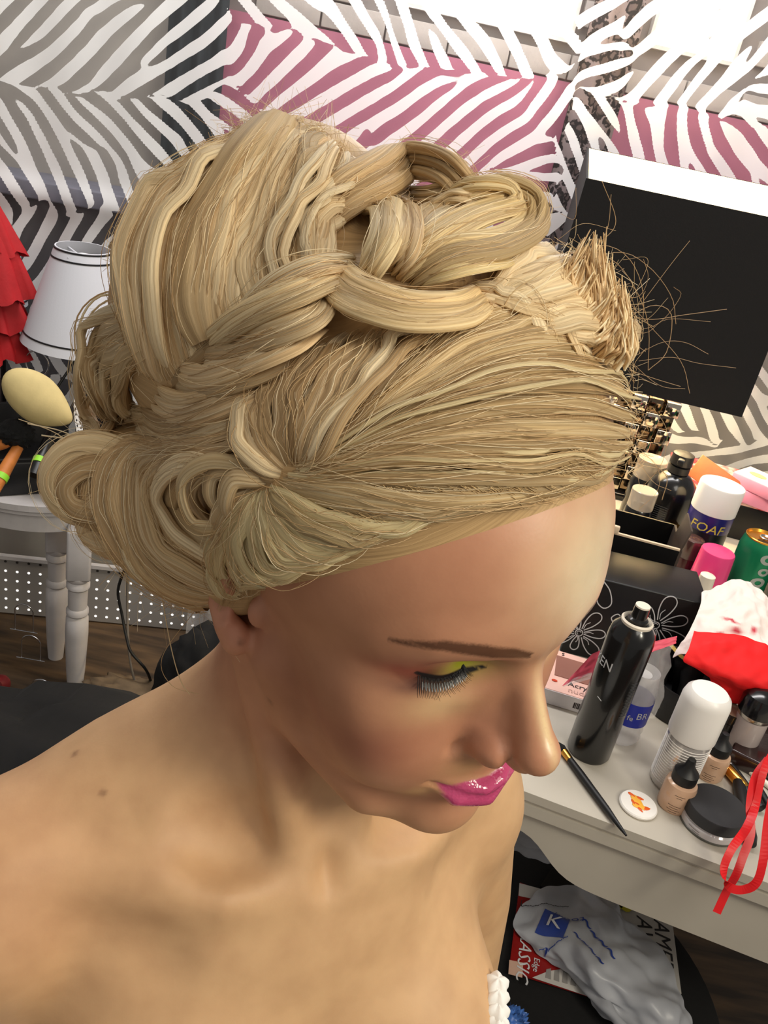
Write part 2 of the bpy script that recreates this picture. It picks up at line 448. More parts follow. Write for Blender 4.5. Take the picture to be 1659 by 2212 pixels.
# bead pull chain in front of the right window
mch = mat('chain_white', srgb(205, 205, 208), 0.3)
chain = empty('pull_chain', wp(0.485, 1.62, 0.06), 0, 'white bead pull chain hanging before the bright right window', 'chain')
bead = None
for k in range(12):
    zz = 1.63 + k * 0.017
    if bead is None: bead = lathe('bead', [(0, -0.004), (0.003, -0.003), (0.0042, 0), (0.003, 0.003), (0, 0.004)], mch, chain, 10); b_ = bead
    else: b_ = bead.copy(); COL.objects.link(b_)
    b_.location = (0, 0, 0.01 + k * 0.017)
tube('cord', [(0, 0, 0), (0, 0, 0.22)], 0.001, mch, chain, 6)
# ------------------------------------------------------------ person: body as one implicit surface
BODYH = 0.0020
HR = np.array([[-0.72055028, 0.69333250, -0.00986595], [-0.68097711, -0.71024809, -0.17837553], [-0.13068082, -0.12181005, 0.98391302]])
HT = np.array([0.00222247, 0.36226165, 1.21526338])
def toL(P): return (P - HT) @ HR
def toW(p): return np.asarray(p) @ HR.T + HT
def smin(a, b, k):
    h = np.clip(0.5 + 0.5 * (b - a) / k, 0, 1)
    return b + (a - b) * h - k * h * (1 - h)
def smax(a, b, k): return -smin(-a, -b, k)
def ell(P, c, r, R=None):
    q = P - np.asarray(c)
    if R is not None: q = q @ R
    r = np.asarray(r, float)
    k0 = np.sqrt(((q / r) ** 2).sum(1)); k1 = np.sqrt(((q / r ** 2) ** 2).sum(1)) + 1e-9
    return np.where(k0 < 1e-3, -r.min(), k0 * (k0 - 1) / k1)
def cone(P, a, b, ra, rb):
    a = np.asarray(a, float); b = np.asarray(b, float); ba = b - a
    h = np.clip(((P - a) @ ba) / (ba @ ba), 0, 1)
    return np.linalg.norm(P - a - h[:, None] * ba, axis=1) - (ra + (rb - ra) * h)
def poly(P, pts, rs, k=None):
    d = None
    for i in range(len(pts) - 1):
        e = cone(P, pts[i], pts[i + 1], rs[i], rs[i + 1]); d = e if d is None else np.minimum(d, e)
    return d
def sym(p):  # mirror local points to her right side
    q = p.copy(); q[:, 0] = np.abs(q[:, 0]); return q
def rotx(a):
    c, s = math.cos(a), math.sin(a); return np.array([[1, 0, 0], [0, c, -s], [0, s, c]])
def rotz(a):
    c, s = math.cos(a), math.sin(a); return np.array([[c, -s, 0], [s, c, 0], [0, 0, 1]])
EYE = (0.0315, 0.0705, 0.0235)
def skull(p):
    s = sym(p)
    d = ell(p, (0, -0.010, 0.052), (0.074, 0.096, 0.083))
    d = smin(d, ell(p, (0, 0.028, 0.054), (0.072, 0.0735, 0.066)), 0.03)
    d = smin(d, ell(p, (0, 0.087, 0.044), (0.015, 0.0135, 0.016)), 0.014)
    return d
def head_sdf(p):
    s = sym(p)
    d = skull(p)
    d = smin(d, ell(p, (0, 0.030, -0.018), (0.056, 0.062, 0.072)), 0.03)
    # jaw and chin
    jaw = poly(s, [(0.053, 0.008, -0.030), (0.049, 0.018, -0.060), (0.028, 0.054, -0.090), (0.0, 0.072, -0.095)], [0.016, 0.013, 0.0155, 0.016])
    d = smin(d, jaw, 0.028)
    d = smin(d, ell(p, (0, 0.080, -0.0920), (0.020, 0.0135, 0.0135)), 0.014)
    d = smin(d, ell(p, (0, 0.066, -0.046), (0.034, 0.030, 0.036)), 0.02)         # muzzle
    d = smin(d, ell(s, (0.045, 0.056, -0.004), (0.019, 0.020, 0.020)), 0.02)       # cheekbone
    d = smin(d, ell(s, (0.036, 0.060, -0.034), (0.022, 0.022, 0.028)), 0.02)       # cheek
    # eye socket, brow, lid
    d = smax(d, -ell(s, (0.0315, 0.1005, 0.0235), (0.0185, 0.0190, 0.0125)), 0.012)
    brow = poly(s, [(0.008, 0.0895, 0.0400), (0.024, 0.0885, 0.0445), (0.040, 0.0785, 0.0450), (0.050, 0.066, 0.038)], [0.007, 0.0075, 0.0070, 0.006])
    d = smin(d, brow, 0.014)
    d = smin(d, np.linalg.norm(s - np.array(EYE), axis=1) - 0.0130, 0.005)
    # nose
    nose = poly(p, [(0, 0.086, 0.036), (0, 0.0945, 0.022), (0, 0.1060, 0.002), (0, 0.1150, -0.0130)], [0.008, 0.0062, 0.0068, 0.0084])
    nose = smin(nose, ell(p, (0, 0.1165, -0.0150), (0.0082, 0.0086, 0.0080)), 0.006)
    side = poly(p * 1.0, [(0, 0.078, 0.020), (0, 0.090, -0.012)], [0.0105, 0.0150])
    nose = smin(nose, side, 0.010)
    nose = smin(nose, ell(s, (0.0128, 0.0993, -0.0208), (0.0060, 0.0110, 0.0078)), 0.006)
    nose = smin(nose, ell(p, (0, 0.1065, -0.0255), (0.0060, 0.0105, 0.0068)), 0.006)      # columella
    d = smin(d, nose, 0.007)
    # wing groove, nostril
    d = smax(d, -ell(s, (0.0078, 0.1065, -0.0315), (0.0030, 0.0060, 0.0045)), 0.003)
    grv = poly(s, [(0.0175, 0.1045, -0.0120), (0.0215, 0.0955, -0.0165), (0.0215, 0.0915, -0.0250)], [0.0012, 0.0018, 0.0015])
    d = smax(d, -grv, 0.006)
    # lips
    ul = poly(s, [(0.0260, 0.0850, -0.0478), (0.0140, 0.0960, -0.0518), (0.0045, 0.1010, -0.0542), (0.0, 0.1005, -0.0550)], [0.0016, 0.0033, 0.0038, 0.0036])
    ll = poly(s, [(0.0255, 0.0850, -0.0488), (0.0150, 0.0950, -0.0585), (0.0, 0.0985, -0.0638)], [0.0018, 0.0054, 0.0064])
    d = smin(d, ul, 0.0045); d = smin(d, ll, 0.0045)
    mth = poly(s, [(0.0285, 0.0875, -0.0482), (0.0140, 0.1010, -0.0548), (0.0, 0.1060, -0.0588)], [0.0010, 0.0010, 0.0010])
    d = smax(d, -mth, 0.003)
    d = smax(d, -ell(p, (0, 0.1005, -0.0765), (0.018, 0.0070, 0.0050)), 0.008)      # under lower lip
    # ears
    er = rotz(-0.35)
    e = ell(s, (0.0765, -0.016, 0.010), (0.0065, 0.0175, 0.030), er)
    e = smin(e, ell(s, (0.0745, -0.006, -0.020), (0.0062, 0.0085, 0.0100)), 0.006)
    e = smax(e, -ell(s, (0.0835, -0.0085, 0.004), (0.0075, 0.0085, 0.0145)), 0.004)
    e = smin(e, ell(s, (0.0695, 0.0040, 0.001), (0.0042, 0.0045, 0.0075)), 0.004)
    e = smax(e, -ell(s, (0.0765, -0.0040, -0.0015), (0.0075, 0.0032, 0.0045)), 0.002)
    d = smin(d, e, 0.006)
    return d
# torso frame: LAT = her left, FW = forward
TC = np.array([-0.026, 0.392, 0.0]); TY = 0.53; LAT = np.array([math.cos(TY), math.sin(TY), 0.0]); FW = np.array([math.sin(TY), -math.cos(TY), 0.0])
def tp(l, f, z): return TC + LAT * l + FW * f + np.array([0, 0, z])
TR = np.array([LAT, FW, [0, 0, 1.0]]).T
def torso_sdf(P):
    q = (P - TC) @ TR; s = q.copy(); s[:, 0] = np.abs(s[:, 0])
    d = ell(q, (0, 0.005, 0.90), (0.150, 0.100, 0.170))
    d = smin(d, ell(q, (0, -0.012, 1.000), (0.122, 0.070, 0.070)), 0.05)
    d = smin(d, ell(q, (0, 0.0, 0.70), (0.125, 0.090, 0.180)), 0.05)
    # shoulders and arms
    d = smin(d, poly(q, [(-0.160, -0.012, 1.004), (-0.09, -0.024, 1.036), (0, -0.024, 1.070), (0.08, -0.024, 1.036), (0.140, -0.012, 1.000)], [0.038, 0.036, 0.042, 0.036, 0.034]), 0.04)
    d = smin(d, np.where(q[:, 0] < 0, ell(s, (0.160, 0.0, 0.985), (0.043, 0.047, 0.055)), ell(s, (0.138, -0.004, 0.980), (0.040, 0.045, 0.055))), 0.03)
    arm = np.where(q[:, 0] < 0, poly(s, [(0.168, 0.0, 0.975), (0.188, -0.010, 0.86), (0.196, 0.0, 0.73)], [0.044, 0.041, 0.036]),
                   poly(s, [(0.146, -0.004, 0.970), (0.176, -0.010, 0.86), (0.194, 0.0, 0.73)], [0.040, 0.041, 0.036]))
    d = smin(d, arm, 0.02)
    # breast
    d = smin(d, ell(s, (0.075, 0.082, 0.880), (0.066, 0.062, 0.068)), 0.045)
    # clavicle, hollows
    clav = poly(s, [(0.014, 0.062, 1.028), (0.055, 0.063, 1.030), (0.100, 0.036, 1.028), (0.150, 0.010, 1.024)], [0.0085, 0.0075, 0.0070, 0.0070])
    d = smin(d, clav, 0.022)
    d = smax(d, -ell(s, (0.052, 0.054, 1.066), (0.034, 0.026, 0.026)), 0.016)
    d = smax(d, -ell(s, (0.108, 0.082, 1.000), (0.030, 0.024, 0.017)), 0.020)
    d = smax(d, -ell(q, (0, 0.080, 1.043), (0.008, 0.016, 0.012)), 0.012)
    return d
NB = tp(0, -0.012, 1.045)
def body_sdf(P):
    d = torso_sdf(P)
    nk0 = toW((0, -0.022, -0.030))
    d = smin(d, cone(P, nk0, NB, 0.050, 0.058), 0.03)
    for sgn in (1, -1):
        scm = [toW((0.058 * sgn, -0.022, -0.030)), (toW((0.058 * sgn, -0.02, -0.030)) + tp(-0.012 * sgn, 0.058, 1.03)) / 2 + FW * 0.006, tp(-0.012 * sgn, 0.058, 1.030)]
        d = smin(d, poly(P, scm, [0.012, 0.0105, 0.0085]), 0.012)
    p = toL(P)
    near = np.linalg.norm(p - np.array([0, 0.01, 0.01]), axis=1) < 0.20
    hd = np.full(len(P), 1.0)
    if near.any(): hd[near] = head_sdf(p[near])
    return smin(d, hd, 0.014)

def surface_nets(fn, lo, hi, h, s, band=1.6, proj=2):
    """sparse surface extraction: returns verts, quads"""
    lo = np.asarray(lo, float); H = h * s
    n = np.ceil((np.asarray(hi) - lo) / H).astype(int)
    gx, gy, gz = [lo[i] + (np.arange(n[i]) + 0.5) * H for i in range(3)]
    G = np.stack(np.meshgrid(gx, gy, gz, indexing='ij'), -1).reshape(-1, 3)
    D = np.concatenate([fn(c) for c in np.array_split(G, max(1, len(G) // 200000))])
    act = np.nonzero(np.abs(D) < H * band)[0]
    bi = np.stack(np.unravel_index(act, n), -1)
    loc = np.stack(np.meshgrid(*[np.arange(s + 1)] * 3, indexing='ij'), -1).reshape(-1, 3)
    N = n * s + 2
    cid_all = []; V_all = []; cor = []
    for chunk in np.array_split(bi, max(1, len(bi) // 3000)):
        idx = chunk[:, None, :] * s + loc[None]
        d = fn((lo + idx.reshape(-1, 3) * h)).reshape(len(chunk), s + 1, s + 1, s + 1)
        sg = d < 0
        c8 = np.stack([sg[:, i:s + i, j:s + j, k:s + k] for i in (0, 1) for j in (0, 1) for k in (0, 1)], -1)
        m = c8.any(-1) & ~c8.all(-1)
        b, i, j, k = np.nonzero(m)
        base = np.stack([chunk[b, 0] * s + i, chunk[b, 1] * s + j, chunk[b, 2] * s + k], -1)
        vals = np.stack([d[b, i + a, j + e, k + f] for a in (0, 1) for e in (0, 1) for f in (0, 1)], -1)
        cs = np.array([(a, e, f) for a in (0, 1) for e in (0, 1) for f in (0, 1)], float)
        acc = np.zeros((len(b), 3)); cnt = np.zeros(len(b))
        for u in range(8):
            for v in range(u + 1, 8):
                if np.abs(cs[u] - cs[v]).sum() != 1: continue
                a, e = vals[:, u], vals[:, v]; x = (a < 0) != (e < 0)
                t = np.where(x, a / np.where(x, a - e, 1), 0)
                acc += np.where(x[:, None], cs[u] + (cs[v] - cs[u]) * t[:, None], 0); cnt += x
        V_all.append(lo + (base + acc / cnt[:, None]) * h)
        cid_all.append((base[:, 0] * N[1] + base[:, 1]) * N[2] + base[:, 2]); cor.append(vals[:, [0, 4, 2, 1]])
    cid = np.concatenate(cid_all); V = np.concatenate(V_all); cor = np.concatenate(cor)
    cid, u = np.unique(cid, return_index=True); V = V[u]; cor = cor[u]
    st = [N[1] * N[2], N[2], 1]
    F = []
    for ax in range(3):
        a, b = (ax + 1) % 3, (ax + 2) % 3
        x = (cor[:, 0] < 0) != (cor[:, ax + 1] < 0)
        c = cid[x]; flip = cor[x, 0] < 0
        ids = [c, c - st[a], c - st[a] - st[b], c - st[b]]
        ix = [np.clip(np.searchsorted(cid, q), 0, len(cid) - 1) for q in ids]
        ok = np.all([cid[i] == q for i, q in zip(ix, ids)], axis=0)
        q = np.stack(ix, -1)
        q = np.where(flip[:, None], q, q[:, ::-1])
        F.append(q[ok])
    F = np.concatenate(F)
    for _ in range(proj):
        e = 0.0006
        d0 = fn(V)
        g = np.stack([fn(V + np.eye(3)[i] * e) - d0 for i in range(3)], -1) / e
        V = V - (d0 / np.maximum((g ** 2).sum(1), 0.25))[:, None] * g
    return V, F

person = empty('person', tuple(tp(0, 0, 0.53)), 0, 'blonde woman with a braided updo and bare shoulders, looking down', 'person')
PINV = Matrix.Translation(person.location).inverted()
def pchild(o, parent=person):
    o.parent = parent
    if parent is person: o.matrix_parent_inverse = PINV
    return o
BV, BF = surface_nets(body_sdf, (-0.33, 0.12, 0.555), (0.30, 0.60, 1.38), BODYH, 5)
def sstep(a, b, x):
    t = np.clip((x - a) / (b - a), 0, 1); return t * t * (3 - 2 * t)
def gauss(p, c, r):
    return np.exp(-(((p - np.asarray(c)) / np.asarray(r)) ** 2).sum(1))
def skin_attrs(o, V):
    p = toL(V); s = sym(p)
    onhead = (p[:, 2] > -0.12) & (p[:, 1] > -0.02)
    q = (V - TC) @ TR
    # lips: distance to the lip bodies
    ul = poly(s, [(0.0265, 0.0855, -0.0478), (0.0140, 0.0960, -0.0516), (0.0050, 0.1010, -0.0538), (0.0, 0.1005, -0.0547)], [0.0006, 0.0033, 0.0040, 0.0036])
    ll = poly(s, [(0.0260, 0.0855, -0.0488), (0.0150, 0.0950, -0.0585), (0.0, 0.0985, -0.0638)], [0.0006, 0.0054, 0.0066])
    lip = np.where(onhead, np.minimum(ul, ll), 1.0)
    fattr(o, 'lip', lip)
    # brow line: distance in the front view
    bx = np.array([0.0095, 0.020, 0.032, 0.046, 0.060]); bz = np.array([0.0370, 0.0415, 0.0455, 0.0475, 0.0435]); bw = np.array([0.0018, 0.0034, 0.0033, 0.0025, 0.0008])
    zz = np.interp(s[:, 0], bx, bz); ww = np.interp(s[:, 0], bx, bw, left=-0.002, right=-0.003)
    br = np.abs(s[:, 2] - zz) - ww
    br = np.where(s[:, 0] < bx[0], np.maximum(br, (bx[0] - s[:, 0])), br)
    br = np.where((p[:, 1] > 0.05) & (p[:, 2] > 0.02), br, 1.0)
    fattr(o, 'brow', br)
    ex, ey, ez = EYE
    dx = s[:, 0] - ex; dz = s[:, 2] - ez
    front = sstep(0.05, 0.065, p[:, 1])
    lidz = -0.0064 + 0.0050 * (dx / 0.0145) ** 2 + 0.15 * dx          # closed lash line, lower than the eye centre
    line = np.abs(dz - lidz) - np.interp(dx, [-0.0165, -0.006, 0.008, 0.0150], [0.0003, 0.0012, 0.0016, 0.0004])
    line = np.where((np.abs(dx + 0.0008) < 0.0162) & (p[:, 1] > 0.05), line, 1.0)
    fattr(o, 'lash', line)
    above = sstep(-0.006, -0.003, dz - lidz + 0.004)
    shad_o = np.exp(-((dx - 0.010) / 0.010) ** 2 - ((dz + 0.002) / 0.0060) ** 2) * above * front
    shad_i = np.exp(-((dx + 0.007) / 0.0090) ** 2 - ((dz + 0.001) / 0.0065) ** 2) * above * front
    crease = np.exp(-((dx - 0.002) / 0.017) ** 2 - ((dz - 0.0105) / 0.0040) ** 2) * front
    under = np.exp(-((dx - 0.010) / 0.012) ** 2 - ((dz + 0.008) / 0.004) ** 2) * front
    # base complexion and make-up
    base = np.array(srgb(192, 136, 104))
    chest = np.array(srgb(212, 172, 128))
    face_w = sstep(-0.13, -0.07, p[:, 2]) * sstep(0.11, 0.02, np.abs(p[:, 0]) * 0.6 + 0.02 * 0) 
    col = chest[None] * (1 - face_w[:, None]) + base[None] * face_w[:, None]
    def mix(c, w, rgb):
        w = np.clip(w, 0, 1)[:, None]; return c * (1 - w) + np.array(srgb(*rgb))[None] * w
    # reddish flush of shoulder and neck
    col = mix(col, 0.35 * gauss(q, (-0.17, 0, 1.02), (0.07, 0.1, 0.05)), (205, 140, 105))
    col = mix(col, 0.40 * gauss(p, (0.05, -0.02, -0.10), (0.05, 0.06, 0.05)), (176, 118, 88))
    # contour, blush, highlighter (make-up); lamp light on forehead and nose ridge painted too
    cont = np.exp(-((p[:, 2] + 0.020 + (s[:, 0] - 0.045) * 0.0) / 0.030) ** 2 - ((s[:, 1] - 0.034) / 0.036) ** 2) * sstep(0.02, 0.045, s[:, 0])
    col = mix(col, 0.55 * cont, (138, 84, 62))
    blush = gauss(s, (0.047, 0.060, -0.022), (0.018, 0.022, 0.016))
    col = mix(col, 0.85 * blush, (144, 72, 62))
    col = mix(col, 0.50 * gauss(s, (0.070, 0.03, 0.05), (0.03, 0.04, 0.045)), (160, 104, 78))
    col = mix(col, 0.45 * gauss(s, (0.0165, 0.100, -0.005), (0.007, 0.016, 0.020)), (150, 92, 72))
    col = mix(col, 0.80 * gauss(s, (0.032, 0.080, 0.003), (0.015, 0.02, 0.009)), (232, 196, 146))
    col = mix(col, 0.50 * gauss(s, (0.012, 0.100, -0.038), (0.014, 0.02, 0.008)), (228, 186, 128))
    col = mix(col, 0.45 * gauss(s, (0.029, 0.085, -0.060), (0.006, 0.02, 0.010)), (226, 188, 124))
    col = mix(col, 0.85 * gauss(p, (-0.016, 0.100, 0.068), (0.030, 0.03, 0.030)), (226, 212, 176))  # lamp highlight on the forehead, painted pale into the skin colour
    col = mix(col, 0.75 * gauss(p, (0, 0.117, 0.004), (0.0028, 0.03, 0.020)), (246, 226, 176))  # bright glint along the nose ridge, painted into the colour
    col = mix(col, 0.50 * gauss(s, (0.030, 0.090, 0.036), (0.014, 0.02, 0.004)), (226, 178, 142))
    col = mix(col, 0.85 * crease, (158, 76, 58))
    col = mix(col, 0.95 * shad_o, (74, 34, 28))
    col = mix(col, 0.75 * gauss(s, (ex + 0.018, 0.07, ez + 0.003), (0.009, 0.02, 0.006)), (160, 58, 48))
    col = mix(col, 1.0 * shad_i, (158, 164, 36))
    col = mix(col, 0.70 * under, (96, 60, 62))
    # ear and lobe a little pinker
    col = mix(col, 0.55 * gauss(s, (0.075, -0.008, -0.005), (0.012, 0.018, 0.03)), (206, 138, 118))
    # moles
    for mp in MOLES:
        col = mix(col, 0.75 * np.exp(-(np.linalg.norm(V - mp, axis=1) / 0.0017) ** 2), (110, 70, 48))
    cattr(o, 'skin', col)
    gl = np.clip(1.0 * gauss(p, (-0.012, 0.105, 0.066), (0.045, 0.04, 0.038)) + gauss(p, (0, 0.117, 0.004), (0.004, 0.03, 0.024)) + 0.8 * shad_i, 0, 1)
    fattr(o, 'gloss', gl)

def skin_material():
    m = bpy.data.materials.new('skin'); m.use_nodes = True
    N, L = nt(m); b = N['Principled BSDF']
    def at(n):
        a = N.new('ShaderNodeAttribute'); a.attribute_name = n; return a
    def rng_(sock, a, b_, c=1.0, d=0.0):
        r = N.new('ShaderNodeMapRange'); r.interpolation_type = 'SMOOTHSTEP'
        r.inputs[1].default_value = a; r.inputs[2].default_value = b_; r.inputs[3].default_value = c; r.inputs[4].default_value = d
        L.new(sock, r.inputs[0]); return r.outputs[0]
    def mix(fac, c1, c2):
        x = N.new('ShaderNodeMix'); x.data_type = 'RGBA'
        L.new(fac, x.inputs[0])
        if isinstance(c1, tuple): x.inputs[6].default_value = c1 + (1,)
        else: L.new(c1, x.inputs[6])
        if isinstance(c2, tuple): x.inputs[7].default_value = c2 + (1,)
        else: L.new(c2, x.inputs[7])
        return x.outputs[2]
    tc = N.new('ShaderNodeTexCoord')
    n = N.new('ShaderNodeTexNoise'); n.inputs['Scale'].default_value = 45; n.inputs['Detail'].default_value = 5
    L.new(tc.outputs['Object'], n.inputs['Vector'])
    c = at('skin').outputs['Color']
    hs = N.new('ShaderNodeMix'); hs.data_type = 'RGBA'; hs.blend_type = 'MULTIPLY'; hs.inputs[0].default_value = 0.35
    L.new(c, hs.inputs[6])
    rp = N.new('ShaderNodeValToRGB'); rp.color_ramp.elements[0].color = (0.72, 0.60, 0.55, 1); rp.color_ramp.elements[1].color = (1.1, 1.08, 1.05, 1)
    rp.color_ramp.elements[0].position = 0.3; rp.color_ramp.elements[1].position = 0.65
    L.new(n.outputs['Fac'], rp.inputs['Fac']); L.new(rp.outputs['Color'], hs.inputs[7])
    c = hs.outputs[2]
    nb = N.new('ShaderNodeTexNoise'); nb.inputs['Scale'].default_value = 900; L.new(tc.outputs['Object'], nb.inputs['Vector'])
    def noisy(sock, amp):
        a = N.new('ShaderNodeMath'); a.operation = 'MULTIPLY_ADD'; a.inputs[1].default_value = amp; L.new(nb.outputs['Fac'], a.inputs[0]); L.new(sock, a.inputs[2]); return a.outputs[0]
    fb = rng_(noisy(at('brow').outputs['Fac'], 0.0016), -0.0006, 0.0022)
    fbm = N.new('ShaderNodeMath'); fbm.operation = 'MULTIPLY'; fbm.inputs[1].default_value = 0.88; L.new(fb, fbm.inputs[0])
    c = mix(fbm.outputs[0], c, srgb(76, 44, 26))
    c = mix(rng_(at('lash').outputs['Fac'], -0.0002, 0.0012), c, srgb(24, 16, 16))
    fl = rng_(at('lip').outputs['Fac'], 0.0002, 0.0012)
    c = mix(fl, c, srgb(196, 76, 120))
    L.new(c, b.inputs['Base Color'])
    # gloss
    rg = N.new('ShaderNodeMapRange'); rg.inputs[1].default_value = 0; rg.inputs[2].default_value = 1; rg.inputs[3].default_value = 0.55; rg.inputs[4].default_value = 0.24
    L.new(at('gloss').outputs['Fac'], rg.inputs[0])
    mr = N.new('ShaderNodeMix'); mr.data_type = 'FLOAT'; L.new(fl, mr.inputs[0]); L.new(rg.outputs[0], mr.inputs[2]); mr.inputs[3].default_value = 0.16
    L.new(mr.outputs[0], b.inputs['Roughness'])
    b.inputs['Specular IOR Level'].default_value = 0.5
    b.inputs['Subsurface Weight'].default_value = 0.12
    b.inputs['Subsurface Radius'].default_value = (0.008, 0.003, 0.0015)
    b.inputs['Subsurface Scale'].default_value = 0.6
    # lip sparkle and pores
    v = N.new('ShaderNodeTexVoronoi'); v.inputs['Scale'].default_value = 700; L.new(tc.outputs['Object'], v.inputs['Vector'])
    bp = N.new('ShaderNodeBump'); bp.inputs['Distance'].default_value = 0.0004
    bs = N.new('ShaderNodeMath'); bs.operation = 'MULTIPLY_ADD'; bs.inputs[1].default_value = 0.30; bs.inputs[2].default_value = 0.05
    L.new(fl, bs.inputs[0]); L.new(bs.outputs[0], bp.inputs['Strength'])
    L.new(v.outputs['Distance'], bp.inputs['Height']); L.new(bp.outputs['Normal'], b.inputs['Normal'])
    return m
SKIN = skin_material()
MOLES = []
_bvh = BVHTree.FromPolygons([Vector(v) for v in BV], [tuple(f) for f in BF.tolist()])
def hit_body(px, py):
    d = ray(px, py); r = _bvh.ray_cast(Vector(CAMP), Vector(d).normalized())
    return np.array(r[0]) if r[0] is not None else None
for px_, py_ in [(222, 1713), (162, 1628), (521, 1388), (583, 1515)]:
    h_ = hit_body(px_, py_)
    if h_ is not None: MOLES.append(h_)
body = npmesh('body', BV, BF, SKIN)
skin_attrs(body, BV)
pchild(body)
# ------------------------------------------------------------ person: hair
def hair_sdf(P):
    p = toL(P)
    pl = (p[:, 2] - 0.098 - 0.947 * (p[:, 1] - 0.090)) / 1.377
    back = np.clip((p[:, 2] + 0.045) * 0.5, -0.006, 0.02)
    off = np.minimum(np.clip(0.30 * pl, -0.008, 0.013), back)
    d = skull(p) - off
    h = ell(p, (0.008, -0.098, 0.082), (0.076, 0.082, 0.074))
    h = smin(h, ell(p, (-0.002, -0.100, 0.132), (0.045, 0.052, 0.042)), 0.02)
    h = smin(h, ell(p, (0.055, -0.085, -0.005), (0.046, 0.052, 0.042)), 0.02)
    h = smin(h, np.linalg.norm(p - np.array([0.082, -0.118, -0.002]), axis=1) - 0.024, 0.015)
    h = smin(h, ell(p, (0.066, -0.040, 0.006), (0.020, 0.040, 0.030)), 0.015)
    h = smin(h, ell(p, (-0.02, -0.01, 0.118), (0.070, 0.050, 0.038)), 0.02)
    return smin(d, h, 0.015)
HV, HF = surface_nets(hair_sdf, (-0.30, 0.16, 1.10), (0.20, 0.62, 1.44), 0.0032, 3, proj=1)
_hb = BVHTree.FromPolygons([Vector(v) for v in HV], [tuple(f) for f in HF.tolist()])
HC = toW((0.0, -0.04, 0.06))
def on_hair(px, py):
    d = ray(px, py); L_ = np.linalg.norm(d)
    r = _hb.ray_cast(Vector(CAMP), Vector(d).normalized())
    if r[0] is not None:
        return r[3] / L_, np.array(r[1])
    ts = np.linspace(0.28, 0.62, 60)
    P = CAMP + ts[:, None] * d
    sd = hair_sdf(P); i = int(np.argmin(sd))
    n = P[i] - HC; return ts[i], n / np.linalg.norm(n)

def hair_material():
    m = bpy.data.materials.new('blonde_hair'); m.use_nodes = True
    N, L = nt(m); b = N['Principled BSDF']
    a = N.new('ShaderNodeAttribute'); a.attribute_name = 'hair'
    uv = N.new('ShaderNodeAttribute'); uv.attribute_name = 'huv'
    mp = N.new('ShaderNodeMapping'); mp.inputs['Scale'].default_value = (60, 1.6, 1); L.new(uv.outputs['Vector'], mp.inputs['Vector'])
    n = N.new('ShaderNodeTexNoise'); n.inputs['Scale'].default_value = 1.0; n.inputs['Detail'].default_value = 6; n.inputs['Roughness'].default_value = 0.7
    L.new(mp.outputs['Vector'], n.inputs['Vector'])
    r = N.new('ShaderNodeValToRGB'); e = r.color_ramp.elements
    e[0].position = 0.30; e[0].color = (0.62, 0.56, 0.48, 1); e[1].position = 0.68; e[1].color = (1.32, 1.30, 1.25, 1)
    L.new(n.outputs['Fac'], r.inputs['Fac'])
    mx = N.new('ShaderNodeMix'); mx.data_type = 'RGBA'; mx.blend_type = 'MULTIPLY'; mx.inputs[0].default_value = 0.8
    L.new(a.outputs['Color'], mx.inputs[6]); L.new(r.outputs['Color'], mx.inputs[7])
    L.new(mx.outputs[2], b.inputs['Base Color'])
    b.inputs['Roughness'].default_value = 0.42
    b.inputs['Specular IOR Level'].default_value = 0.45
    b.inputs['Specular Tint'].default_value = (1.0, 0.92, 0.72, 1)
    bp = N.new('ShaderNodeBump'); bp.inputs['Strength'].default_value = 0.40; bp.inputs['Distance'].default_value = 0.0012
    L.new(n.outputs['Fac'], bp.inputs['Height']); L.new(bp.outputs['Normal'], b.inputs['Normal'])
    return m
HAIR = hair_material()
def vattr(o, name, vals):
    x = o.data.attributes.new(name, 'FLOAT_VECTOR', 'POINT'); x.data.foreach_set('vector', np.asarray(vals, np.float32).ravel())
BL = np.array([srgb(222, 198, 156), srgb(236, 216, 178), srgb(204, 174, 130), srgb(184, 152, 110), srgb(242, 228, 196), srgb(212, 182, 140)])
STR_V = []; STR_F = []; STR_C = []; STR_U = []; _so = [0]
def add_strand(C, r, col, sides=3):
    V, F = tube_arrays(C, r, sides)
    STR_V.append(V); STR_F.append(F + _so[0]); _so[0] += len(V)
    STR_C.append(np.tile(col, (len(V), 1))); STR_U.append(np.tile(np.array([rng.random(), 0, 0]), (len(V), 1)))
def path3(stroke, n, lift, dive=0.0, tocam=0.0):
    S = spline(np.array(stroke, float), n)
    t = np.zeros(n); Nn = np.zeros((n, 3))
    for i, (x, y) in enumerate(S): t[i], Nn[i] = on_hair(x, y)
    k = np.array([1, 2, 3, 2, 1.]); k /= k.sum()
    for _ in range(2):
        t = np.convolve(np.pad(t, 2, mode='edge'), k, 'valid')
        Nn = np.stack([np.convolve(np.pad(Nn[:, j], 2, mode='edge'), k, 'valid') for j in range(3)], -1)
    Nn /= np.linalg.norm(Nn, axis=1)[:, None] + 1e-9
    u = np.linspace(0, 1, n)
    lf = lift * np.sin(np.pi * np.clip(u, 0, 1)) ** 0.6 - dive * (1 - np.sin(np.pi * u) ** 0.6)
    Rr = np.stack([ray(x, y) for x, y in S]); Rh = Rr / np.linalg.norm(Rr, axis=1)[:, None]
    P = CAMP + Rr * t[:, None] + (Nn * (1 - tocam) - Rh * tocam) * lf[:, None]
    return P, Nn, t
